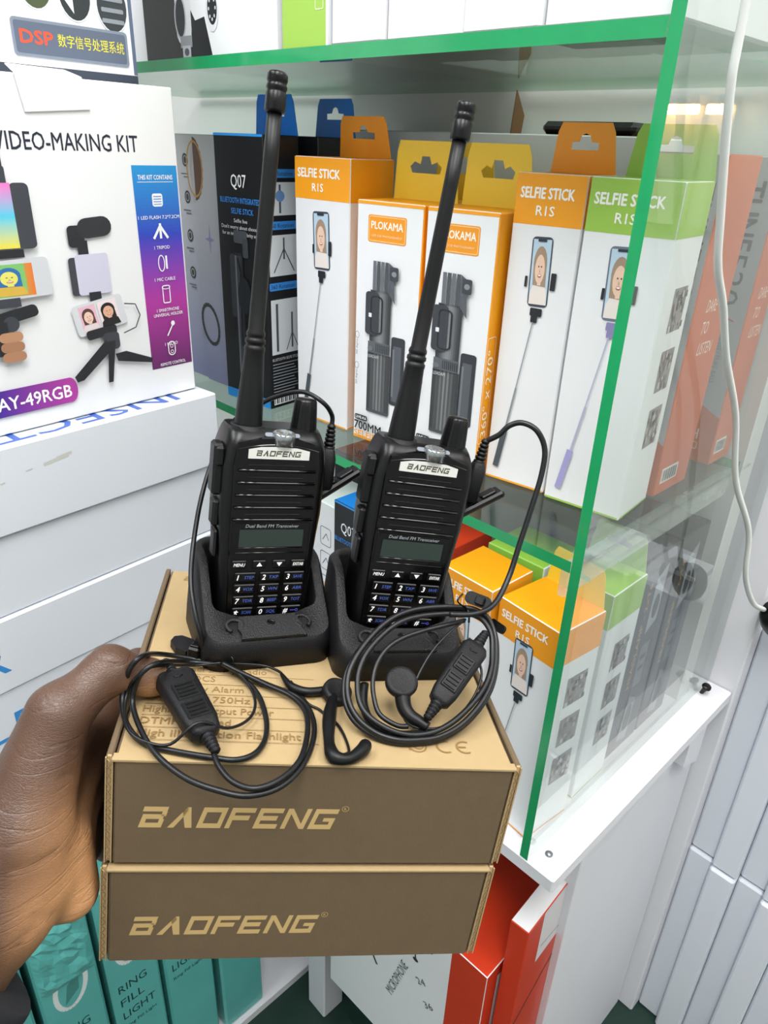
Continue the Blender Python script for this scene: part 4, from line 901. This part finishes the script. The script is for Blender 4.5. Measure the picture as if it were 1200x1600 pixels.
# grey boxes far left
def greybox(label, x, y, w, icons, h=.2565):
    d = .048; t = carton('grey_gift_box', label, w, d, h, x, y, Z1, math.radians(2), {'all':'carton_grey'}, 'grey gradient boxes beside the video kit box')
    P = fr(w,d,h,'front'); P.grad(.0006,.0006,w-.0012,h-.0012,lin((132,136,176)),lin((168,171,184)),14,True,lin((198,199,200)))
    if icons:
        for zz in (.232,.196,.157,.118): P.ell(w*.6,zz,.0055,.0065,'#2b2e34'); P.ring(w*.6,zz,.0032,.004,.0006,'#c9ccd0',0,12); P.rect(w*.4,zz-.014,.014,.0012,'#5b5f66'); P.rect(w*.5,zz-.017,.010,.0012,'#5b5f66')
    else:
        n = 22; P.poly([(w*.0+.0008,.224)]+[(max(.0008,w*.02+(.0165 if i % 2 else .0150)*math.cos(-math.pi/2+math.pi*i/n)),.224+.030*math.sin(-math.pi/2+math.pi*i/n)) for i in range(n+1)], '#5a3418'); P.ring(w*.02+.001,.224,.014,.026,.0022,'#b98a3c',0,26)
        P.poly([(w*.5-.009,.157),(w*.5-.0015,.159),(w*.5,.173),(w*.5+.0015,.159),(w*.5+.009,.157),(w*.5+.0015,.155),(w*.5,.141),(w*.5-.0015,.155)],'#8d88b4'); P.ring(w*.30,.066,.015,.022,.0042,'#1d2028',.3,22)
    P.build('printed_design', t); return t
greybox('grey box with a column of round icons, half hidden by the video kit box', -.787,.440,.046,True)
greybox('grey box with a four-point star and a gold disc', -.7395,.4385,.044,False)
greybox('grey box with round icons, wedged behind the starred box', -.770,.512,.05,True)
# white carton lying along the back wall with open brown flap, black case on top
t = carton('long_carton', 'long white carton along the back wall with an open brown flap', .375,.082,.268, -.712,.612,Z1,0, {'all':'carton_white','z1':'kraft'})
T = Matrix.Translation((.055,-.03,.2675)) @ Matrix.Rotation(math.radians(80),4,'Z') @ Matrix.Rotation(math.radians(90),4,'X')
plate('flap', [(-.007,0),(.006,0),(.008,.016),(-.004,.036),(-.006,.014)], [], T, .0012, 'leather_tab', t)
bk = MB(); bk.box((-.045,-.02,0),(.045,.02,.0105),'black_plastic',.004); o = bk.build('black_case'); o.matrix_world = TR(-.395,.642,Z1+.2684,math.radians(4)); o['label'] = 'flat black case lying on the long white carton'; o['category'] = 'case'
# orange headphone boxes behind the side glass
def tune(label, x, y, w, d, h=.2575):
    t = carton('headphone_box', label, w, d, h, x, y, Z1, 0, {'all':'tune_grey','x1':'tune_orange','z1':'tune_grey'}, 'orange and grey headphone boxes')
    P = fr(w,d,h,'front')
    P.poly([(w*.35,.0006),(w-.0006,.0006),(w-.0006,.045),(w*.62,.058),(w*.35,.052)],'#c4602e'); P.text('27H',w*.50,.022,.0105,'#f0dccb',.018,bold=.01); P.frame(w*.66,.0155,.016,.0065,.001,.0006,'#f0dccb'); P.rect(w*.56,.0136,.008,.0038,'#f0dccb')
    a = -math.pi/2; P.text('TUNE',w*.60,h-.018,.0175,'#45474b',.052,ang=a,bold=.03); P.text('520',w*.60,h-.0725,.0175,'#505256',.042,ang=a); P.line([(w*.58,h-.121),(w*.86,h-.127)],.0013,'#c0543e')
    P.text('WIRELESS / PURE BASS',w*.74,h-.130,.0042,'#85878b',.052,ang=a); P.text('SANS FIL / BASSES',w*.62,h-.130,.0042,'#85878b',.045,ang=a); P.text('BASSES PURES / FILES',w*.40,h-.140,.005,'#77797d',.055,ang=a)
    P.build('printed_design', t)
    P = fr(w,d,h,'right')
    for i, s_ in enumerate(('DARE','TO','LISTEN')): P.text(s_,d*.34,h-.108-i*.0165,.010,'#ecd5c6',(.019,.011,.026)[i],shear=.35)
    P.build('lettering', t); P = fr(w,d,h,'right'); P.rect(d*.12,.010,d*.5,.0135,'#e6e2de')
    for i in range(13): P.rect(d*.15+i*d*.034,.0115,d*.011*(1+i % 2),.0105,'#3d3b3a')
    P.build('barcode', t); return t
tune('orange-sided headphone box directly behind the green-topped box', -.2865,.5485,.0545,.058)
tune('headphone box with its grey face showing, near the rear corner of the case', -.3005,.655,.068,.044)
# ================================================================== LOWER SHELF CARTONS
Z0 = ZB+.0003
t = selfie('orange-topped selfie stick box at the corner of the base board, orange hanging tab up', -.2875,.4275,Z0,math.radians(-6),'carton_orange','tab_yellow',w=.0645,d=.056,h=.226,tab=True,tilt=0,grp='selfie stick boxes on the base board')
selfie('orange-topped selfie stick box with a torn lid, behind the tilted radio', -.349,.424,Z0,math.radians(-2),'carton_orange','tab_orange',w=.0575,d=.054,h=.230,tab=False,pics=False,grp='selfie stick boxes on the base board')
selfie('green-topped selfie stick box on the base board with a raised green tab', -.2815,.492,Z0,math.radians(0),'carton_green','tab_green',w=.061,d=.056,h=.231,tab=True,grp='selfie stick boxes on the base board')
t = carton('selfie_stick_box','green-lidded box peeking out behind the torn orange box', .062,.055,.231, -.3465,.4845,Z0,math.radians(0), {'all':'carton_white','z1':'tab_green','y0':'carton_green'}, 'selfie stick boxes on the base board')
def lampbox(label, y, d):
    w, h = .07,.236; t = carton('headlamp_box', label, w, d, h, XG-.009-w, y, Z0, 0, {'all':'carton_black'}, 'black headlamp boxes behind the glass')
    P = fr(w,d,h,'right'); a = math.pi/2
    P.text('HEADLAMP - 2xT6',d*.30,h*.36,.0062,'#c08f3e',h*.52,ang=a,bold=.01); P.poly([(d*.42,h*.62),(d*.72,h*.66),(d*.72,h*.93),(d*.42,h*.88)],'#9b9ea6'); P.ell(d*.58,h*.74,.006,.014,'#24262b'); P.rect(d*.42,h*.34,d*.26,h*.22,'#6d7078'); P.rect(d*.46,h*.42,d*.18,.006,'#1c1e22'); P.rect(d*.46,h*.48,d*.18,.006,'#1c1e22')
    for i in range(6): P.rect(d*(.79+.025*i),h*.35,.0006,h*.5,'#7b7e86')
    P.poly([(d*.30,h*.06),(d*.62,h*.04),(d*.66,h*.26),(d*.40,h*.30)],'#82858d'); P.ell(d*.50,h*.17,.007,.018,'#3a3d44')
    P.build('printed_design', t); return t
lampbox('black headlamp box next to the lower green-topped box', .558,.062)
lampbox('black headlamp box at the rear end of the side glass', .623,.060)
q07('black box with a blue top on the base board, seen between the two radios', -.509,.4368,Z0,0,.071,.068,.2288,False)
t = carton('icon_box','pale grey box with outlined icons beside the lower blue-topped box', .045,.06,.215, -.5585,.442,Z0,0,{'all':'carton_white'})
P = fr(.045,.06,.215,'front')
for zz in (.175,.145,.115,.085): P.frame(.030,zz,.017,.022,.003,.0008,'#4d5a78'); P.line([(.025,zz-.005),(.031,zz+.004),(.035,zz-.003)],.0009,'#4d5a78')
P.build('printed_design', t)
def redbox(label, x, y, w, d, h, z, yaw=0): 
    t = carton('red_box', label, w, d, h, x, y, z, yaw, {'all':'carton_black','z1':'carton_red','x1':'carton_red'}, 'red-lidded boxes on the base board'); return t
redbox('red-lidded black box right of the tilted radio on the base board', -.433,.446,.071,.066,.2285,Z0)
redbox('red-lidded box under the glass shelf behind the lower blue-topped box', -.600,.515,.066,.07,.236,Z0)
# ================================================================== TOP SHELF CARTONS
Z2 = ZT+.0098
t = carton('camera_bulb_box','black and white carton with bulb camera pictures on the top shelf', .212,.27,.17, -.7665,.412,Z2,0,{'all':'carton_black','x1':'carton_white'})
P = fr(.212,.27,.17,'front'); P.poly([(.115,.0006),(.2114,.0006),(.2114,.1694),(.060,.1694),(.075,.05)],'#e9ebed'); P.poly([(.075,.001),(.118,.001),(.108,.03),(.092,.028)],'#17191d')
P.rr(.073,.035,.026,.05,.012,'#e4e6e8'); P.ell(.068,.032,.009,.016,'#26282d'); P.ring(.068,.032,.009,.016,.002,'#bfc3c8'); P.rect(.066,.0085,.020,.009,'#9a9ea4'); P.rect(.069,.001,.014,.009,'#c7cacf'); P.ell(.076,.005,.004,.003,'#55585e')
P.ell(.121,.034,.010,.016,'#dfe1e4'); P.ell(.1215,.035,.0075,.012,'#202227')
for i in range(8): P.ell(.1215+.005*math.cos(i*.785),.035+.008*math.sin(i*.785),.0012,.0014,'#c9cdd2',0,8)
P.build('printed_design', t)
t = carton('pale_carton','narrow pale carton at the end of the top shelf beside the camera carton', .034,.26,.17, -.8025,.415,Z2,0,{'all':'carton_white'})
t = carton('green_carton','bright green carton standing between white cartons on the top shelf', .0545,.25,.17, -.5475,.412,Z2,0,{'all':'carton_white','y0':'tab_green'})
P = fr(.0545,.25,.17,'front'); P.text('Product',.026,.042,.006,'#eef5dc',.05,ang=math.pi/2); P.frame(.046,.030,.009,.012,.001,.0006,'#eef5dc'); P.frame(.046,.046,.009,.010,.001,.0006,'#eef5dc'); P.build('lettering', t)
xs = [-.4905,-.4335,-.3625,-.3015,-.2195]
for i, lb in enumerate(('plain white carton next to the green one on the top shelf','plain white carton on the top shelf, second from the green one','plain white carton on the top shelf, third from the green one','plain white carton at the side glass on the top shelf')):
    carton('white_carton', lb, xs[i+1]-xs[i]-.0012,.12+.01*i,.17, xs[i],.414+.002*(i % 2),Z2,0,{'all':'carton_white'},'white cartons on the top shelf',bev=.002)
# ================================================================== LEFT STACK
YS = math.radians(96); DR = Vector((math.cos(YS), math.sin(YS), 0))
tops = [.971,.8975,.8245,.7535,.6825,.6105]; offs = [0,-.003,.002,.001,-.002]
KL = ['topmost white insect killer box, the video kit standing on it','second white insect killer box from the top of the stack','white insect killer box in the middle of the stack','second white insect killer box from the counter','bottom white insect killer box, standing on the counter']
WS = .40
for i in range(5):
    c0 = Vector((-.595,.36,0))-DR*(WS-offs[i])-Vector((math.sin(YS),-math.cos(YS),0))*(0,.004,.001,.003,0)[i]
    h = tops[i]-tops[i+1]-.0006; t = carton('insect_killer_box', KL[i], WS, .2, h, c0.x, c0.y, tops[i+1], YS, {'all':'carton_cool'}, 'stacked white insect killer boxes', bev=.0014)
    if i == 0:
        P = fr(WS,.2,h,'top'); P.text('INSECT KILLER',WS-.035,.033,.027,'#3f62b8',.34,flip=True,bold=.01); P.build('lettering', t)
        P = fr(WS,.2,h,'front'); mat('x',(0,0,0))
        for (x,z,w_,h_) in ((.345-.11,.052,.022,.003),(.352-.11,.054,.014,.0025),(.322-.11,.050,.006,.001),(.30-.11,.045,.004,.0012)): P.rr(x,z,w_,h_,.001,'#cdcec6',.12)
        P.build('scuff_mark', t)
    if i >= 2:
        P = fr(WS,.2,h,'front'); P.text('INSECT KILLER',(0,0,.163,.206,.16)[i],.020,.027,'#3a8fd8',.30,'r',bold=.012); P.build('lettering', t)
# video making kit
kc = Vector((-.605,.344,0))-DR*.30
KW, KH, KD = .30,.2485,.048
t = carton('video_kit_box','white video-making kit box with a blue and purple panel', KW,KD,KH, kc.x,kc.y,.9716,YS,{'all':'carton_white'})
kq = Vector((-.617,.351,.9716))-DR*(KW*1.02)
t.matrix_world = TR(kq.x,kq.y,.9716,YS) @ Matrix.Scale(1.02,4) @ Matrix.Translation((KW/2,KD/2,0))
P = fr(KW,KD,KH,'front'); X = lambda s_: KW+s_
P.text('VIDEO-MAKING KIT',X(-.0365),.2015,.0122,'#23263a',.113,'r',bold=.01)
# gradient contents panel
gx, gw = X(-.0445),.0425
P.grad(gx,.026,gw,.0592,lin((96,34,96)),lin((176,52,158)),8); P.grad(gx,.085,gw,.107,lin((176,52,158)),lin((44,66,190)),10,True,lin((34,150,216)))
gc = gx+gw/2; wh = '#f4f6fb'
P.text('THIS KIT CONTAINS',gc,.1815,.0036,wh,.033,'c',bold=.02); P.rect(gx+.004,.1795,.034,.0004,wh)
def item(z, s_, dr_): dr_(z); P.text(s_,gc,z-.0145,.0028,wh,len(s_)*.0019,'c',bold=.01)
item(.166,'1 LED FLASH 7.2*7.2CM',lambda z: [P.rr(gc,z,.010,.010,.002,wh)]+[P.rect(gc-.0038,z-.0035+i*.002,.0076,.0006,'#2f7fd0') for i in range(4)])
item(.142,'1 TRIPOD',lambda z: [P.line([(gc-.007,z-.006),(gc,z+.004),(gc+.007,z-.006)],.0022,wh),P.line([(gc,z-.006),(gc,z+.006)],.0022,wh)])
item(.116,'1 MIC CABLE',lambda z: [P.ring(gc-.002,z,.003,.0065,.0009,wh),P.line([(gc+.003,z-.005),(gc+.003,z+.006)],.0018,wh)])
item(.090,'1 SMARTPHONE',lambda z: [P.frame(gc,z,.007,.0145,.0012,.0009,wh),P.ring(gc,z+.006,.004,.0015,.0006,wh)])
P.text('UNIVERSAL HOLDER',gc,.0715,.0028,wh,.030,'c',bold=.01)
item(.060,'1 MICRO',lambda z: [P.line([(gc-.003,z-.006),(gc+.003,z+.003)],.0012,wh),P.ell(gc+.0035,z+.0045,.002,.0022,wh)])
item(.0425,'REMOTE CONTROL',lambda z: [P.frame(gc,z,.007,.012,.0034,.0009,wh),P.ring(gc,z+.002,.0014,.0014,.0005,wh,0,10),P.ring(gc,z-.003,.0014,.0014,.0005,wh,0,10)])
# model pill
P.grad(X(-.185),.0145,.062,.0205,lin((58,44,150)),lin((176,62,160)),10,False); P.ell(X(-.1235),.0248,.0062,.0103,'#b03ea0'); P.text('AY-49RGB',X(-.123),.0195,.0105,'#ffffff',.060,'r',bold=.02)
# tripod with lamp, microphone and phone
bk = '#24262c'; gy = '#3d4048'
tx = X(-.086)
Po, Pex, Pey = P.o.copy(), P.ex.copy(), P.ey.copy()
P.ey = Pey*.8; P.ex = Pex*.86; P.o = Po+Pey*.0235+Pex*(tx*.14-.003)
P.rr(tx-.013,.148,.016,.020,.004,bk); P.rr(tx+.006,.1555,.034,.0185,.009,'#2b2d33',.08); P.rect(tx-.013,.128,.010,.016,bk)
P.rr(tx-.016,.111,.016,.036,.003,gy); P.rr(tx-.001,.112,.033,.0385,.003,'#cfcde2'); P.rect(tx-.008,.086,.012,.009,bk)
P.rr(tx,.0715,.053,.031,.004,'#d7d9de',.16); portrait(P,tx-.0115,.0695,.017,.026,'#e8b9cc','#5b3c36','#f0cbb8','#e7d9dc',.16); portrait(P,tx+.009,.073,.020,.026,'#f0dfe4','#1f1b1d','#e6b295','#221f24',.16)
P.line([(tx+.026,.080),(tx+.038,.078),(tx+.042,.066),(tx+.036,.054),(tx+.022,.050)],.0011,bk)
P.rr(tx-.001,.0545,.032,.0095,.003,bk,.12); P.rr(tx+.008,.044,.017,.018,.004,gy); 
P.poly([(tx+.002,.046),(tx-.035,.014),(tx-.033,.008),(tx-.026,.009),(tx+.008,.036)],bk); P.poly([(tx+.004,.044),(tx+.012,.044),(tx+.004,-.000+.001),(tx-.001,.001)],bk); P.poly([(tx+.010,.030),(tx+.022,.031),(tx+.051,.018),(tx+.050,.013),(tx+.012,.022)],bk)
# hand-held rig running off at the left
hx = X(-.165)
P.ex, P.ey = Pex, Pey*.82; P.o = Po+Pey*.0515
P.rr(hx+.004,.176,.026,.022,.006,bk); P.rr(hx+.012,.158,.012,.026,.003,gy)
P.rr(hx+.026,.130,.014,.054,.004,gy); P.grad(hx-.03,.104,.050,.053,lin((236,220,60)),lin((80,200,230)),8,True,lin((240,120,200))); P.rect(hx-.002,.096,.024,.007,bk)
P.rr(hx+.006,.0775,.066,.034,.004,'#cfd2d8',.03); P.grad(hx-.024,.063,.05,.028,lin((60,120,220)),lin((120,200,90)),6,False,lin((232,120,50))); portrait(P,hx+.008,.0775,.024,.027,'#7fc070','#2f6fb0','#e6e070','#d8b04a')
P.rect(hx-.005,.054,.018,.008,gy); P.rr(hx+.004,.046,.042,.011,.004,bk,.2); P.ell(hx+.003,.0395,.006,.007,gy); P.rect(hx-.012,.012,.012,.03,bk)
for i in range(3): P.rr(hx+.001,.028-i*.009,.018,.009,.004,('#b98a6a','#a87a5c','#b08062')[i])
P.o, P.ey = Po, Pey
P.build('printed_design', t)
T = Matrix.Translation((.300/2-.100,-KD/2-.0004,KH+.0006)) @ Matrix.Rotation(math.radians(90),4,'X')
plate('lid_tongue', [(-.024,-.024),(.026,-.020),(.022,.0005),(-.028,.0005)], [], T, .0009, 'carton_white', t)
T = Matrix.Translation((.300/2-.100,-KD/2,KH+.0006)) @ Matrix.Rotation(math.radians(20),4,'X')
plate('lid_tongue', [(-.028,0),(.022,0),(.016,.012),(-.026,.014)], [], T, .0008, 'carton_white', t)
# dark carton with loudspeaker-lens pictures behind the kit
dc = Vector((-.673,.352,0))-DR*.26
t = carton('loudspeaker_box','grey carton with three round pictures and a flashlight slogan, behind the kit box', .26,.10,.42, dc.x,dc.y,.9716,YS,{'all':'carton_white','x1':'slate'})
P = fr(.26,.10,.42,'front'); P.rect(.0006,.244,.2588,.019,'#3b4252'); P.text('HIGH TRANSMISSION FLASHLIGHT',.2525,.2475,.0085,'#b8503a',.17,'r',bold=.01); P.rect(.256,.2635,.0034,.156,'#5a6680')
for i, cc in enumerate(('#4b5338','#2c3036','#33373d')):
    cx = .177+i*.032; P.ell(cx,.318-.004*i,.0135,.0175,cc); P.ring(cx,.318-.004*i,.0138,.0178,.001,'#d9dce0',0,24)
P.poly([(.172,.306),(.182,.308),(.181,.330),(.175,.331)],'#c9c94a'); P.rect(.186,.312,.004,.012,'#e6e8ea'); P.poly([(.1965,.314),(.207,.301),(.207,.330),(.201,.326)],'#e3e5e8')
for i in range(4): P.rr(.241,.300+i*.0075,.020,.003,.001,'#8a9098')
P.rr(.203,.281,.098,.025,.003,'#7e8798'); P.rr(.203,.281,.094,.021,.002,'#5c6579'); P.text('DSP',.160,.2775,.0090,'#e2533a',.026,bold=.05); P.text('数字信号处理系统',.190,.2782,.0068,'#e9dc3c',.058)
P.frame(.215,.352,.06,.025,.004,.0012,'#5a6070'); P.build('printed_design', t)
# ================================================================== LOWER LEFT: teal ring light boxes
rb = [(-.0680,.066,'teal ring light box at the sleeve, beside the crumpled one'),(.0758,.0675,'teal ring light box with crumpled film and a white ring emblem'),(.1480,.064,'teal ring light box with its lettering in full view'),(.2165,.0685,'teal ring light box with lettering cut off by the kraft box'),(.2920,.068,'plain teal ring light box beside the white leg')]
rb[0] = (.002,.068,rb[0][2])
for i, (yy, w, lb) in enumerate(rb):
    h = (.46,.432,.432,.43,.428)[i]
    t = carton('ring_light_box', lb, w-.002,.26,h, -.573-.002*(i % 2),yy,.0168,math.radians(90),{'all':'carton_teal'},'teal ring light boxes under the counter',bev=.003)
    P = fr(w-.002,.26,h,'front')
    if i in (0,1,2): P.ring(w*.5,(.28,.315,.325)[i],.017,.034,.0055,'#e8eeee',-.15,30); P.poly([(w*.36,(.27,.29,.305)[i]),(w*.62,(.285,.305,.32)[i]),(w*.66,(.315,.335,.34)[i]),(w*.45,(.30,.32,.33)[i])],'#4a8d88')
    if i in (1,2,3):
        z0 = (0,.235,.245,.262)[i]
        for k, s_ in enumerate(('RING','FILL','LIGHT')): P.text(s_,w*.14,z0-k*.026,.0145,'#1d4340',(.036,.030,.042)[k])
        P.text('Ring Fill Light',w*.14,z0-.070,.006,'#1d4340',.042)
    if i == 1:
        rw = random.Random(5); nx, nz = 9, 13; vs = []; fs = []
        for b in range(nz+1):
            for a in range(nx+1):
                edge = a in (0,nx) or b in (0,nz)
                vs.append((-(w-.002)/2+.002+(w-.006)*a/nx+(0 if edge else rw.uniform(-.002,.002)), -.13-.0004-(0 if edge else rw.uniform(.0006,.0045)), h-.003-.105*b/nz+(0 if edge else rw.uniform(-.002,.002))))
        for b in range(nz):
            for a in range(nx): q = b*(nx+1)+a; fs += [(q,q+1,q+nx+2),(q,q+nx+2,q+nx+1)]
        wr = MB(); wr.add(vs, fs, 'carton_teal'); wr.build('crumpled_wrap', t)
    P.build('printed_design', t)
# ================================================================== LOWER RIGHT: red and white boxes
ZP = .1583
t = carton('microphone_stand_box','white box with a red end band and line drawings, on the dark plinth', .235,.15,.282, -.463,.397,ZP,math.radians(2),{'all':'carton_white','z1':'carton_red','x1':'carton_white'})
P = fr(.235,.15,.282,'front'); P.rect(.190,.0006,.0444,.2808,(206,58,28))
P.line([(.045,.255),(.075,.16)],.006,'#3a3c44'); P.line([(.040,.20),(.085,.13)],.0035,'#3a3c44'); P.line([(.122,.222),(.160,.243)],.006,'#8b4a5a'); P.ell(.140,.232,.005,.005,'#2f3138'); P.ell(.160,.244,.006,.005,'#2f3138'); P.line([(.140,.23),(.143,.208)],.002,'#2f3138'); P.ell(.143,.207,.004,.003,'#2f3138')
P.text('MICROPHONE',.112,.10,.012,'#5a5c64',.085,ang=math.radians(75)); 
for k in range(3): P.text(('24','36','37')[k],.15+.014*k,.17-.03*k,.010,'#5a5c64',.014,ang=.6)
P.build('printed_design', t)
P = fr(.235,.15,.282,'right'); P.rect(.0006,.0006,.02,.2808,(206,58,28)); P.rect(.0006,.262,.1488,.0194,(206,58,28)); P.frame(.075,.20,.08,.09,.004,.001,'#5a5560'); P.poly([(.04,.05),(.12,.05),(.12,.15),(.04,.14)],'#b9ad9c'); P.build('printed_design', t)
t = carton('microphone_stand_box','red box standing upright in front of the cabinet side, white label on top', .021,.11,.36, -.2245,.424,ZP,math.radians(4),{'all':'carton_red','z1':'carton_white'})
P = fr(.021,.11,.36,'right'); P.poly([(.03,.28),(.107,.28),(.107,.359),(.03,.359)],'#dcd8da'); P.line([(.036,.30),(.080,.292),(.1,.35)],.0012,'#3b3436'); P.line([(.004,.2),(.107,.262)],.003,'#3a2a28'); P.build('printed_design', t)
# ================================================================== RIGHT: upright white cartons, cable
n = 0
for tier in (0,1):
    for i in range(8):
        lb = ('plain white upright carton in the lower tier against the wall','plain white upright carton in the upper tier against the wall')[tier]
        carton('upright_carton', lb, .0322,.11,.357, -.1775+i*.0328,.790+(.0,-.011,.001,-.012,.0,-.010,.002,-.011)[i]+.004*tier,.0005+tier*.3585,0,{'all':'carton_cool'},('lower tier of upright white cartons','upper tier of upright white cartons')[tier],bev=.0025)
wc = MB(); wc.tube(smooth_path([(-.192,.405,1.75),(-.195,.425,1.42),(-.195,.4382,1.2608),(-.195,.4433,1.2203),(-.195,.4686,1.1554),(-.195,.481,1.1288),(-.195,.5037,1.1029),(-.195,.5316,1.0642),(-.193,.575,1.012),(-.190,.606,.950),(-.180,.646,.892),(-.176,.663,.8395),(-.172,.700,.795),(-.170,.740,.770)],6),.0026,'cable_white',8)
o = wc.build('hanging_cable'); o['label'] = 'white cable hanging down in front of the side glass'; o['category'] = 'cable'
ad = MB(); ad.lathe([(0,-.022),(.010,-.021),(.016,-.014),(.019,0),(.019,.014),(.016,.022),(.006,.025),(.004,.034),(0,.034)],'black_plastic',(0,0,0),(-.05,-.45,.6),20); o = ad.build('power_adapter'); o.matrix_world = TR(-.158,.768,.748); o['label'] = 'black rounded power adapter at the end of the white cable'; o['category'] = 'adapter'
# lamp niches across the aisle whose glow is mirrored in the side glass
for k, (x, w_, nm_, lb) in enumerate(((.0985,.064,'warm_lamp_wide_offscreen','wide niche with a warm lamp, mirrored in the side glass'),(.0345,.018,'warm_lamp_narrow_offscreen','narrow niche with a warm lamp, mirrored in the side glass'))):
    t = thing(nm_, lb, 'lamp', TR(x,1.046,1.106), 'warm lamp niches on the wall')
    MB().box((-w_/2,-.012,0),(w_/2,-.001,.145),'white_paint',.001).build('back_panel', t); MB().box((-w_/2,-.032,.1455),(w_/2,-.001,.156),'white_paint',.001).build('hood', t)
    MB().box((-w_/2+.002,-.030,.134),(w_/2-.002,-.018,.1453),'warm_lamp',.002).build(nm_.replace('_offscreen','_tube_offscreen'), t)
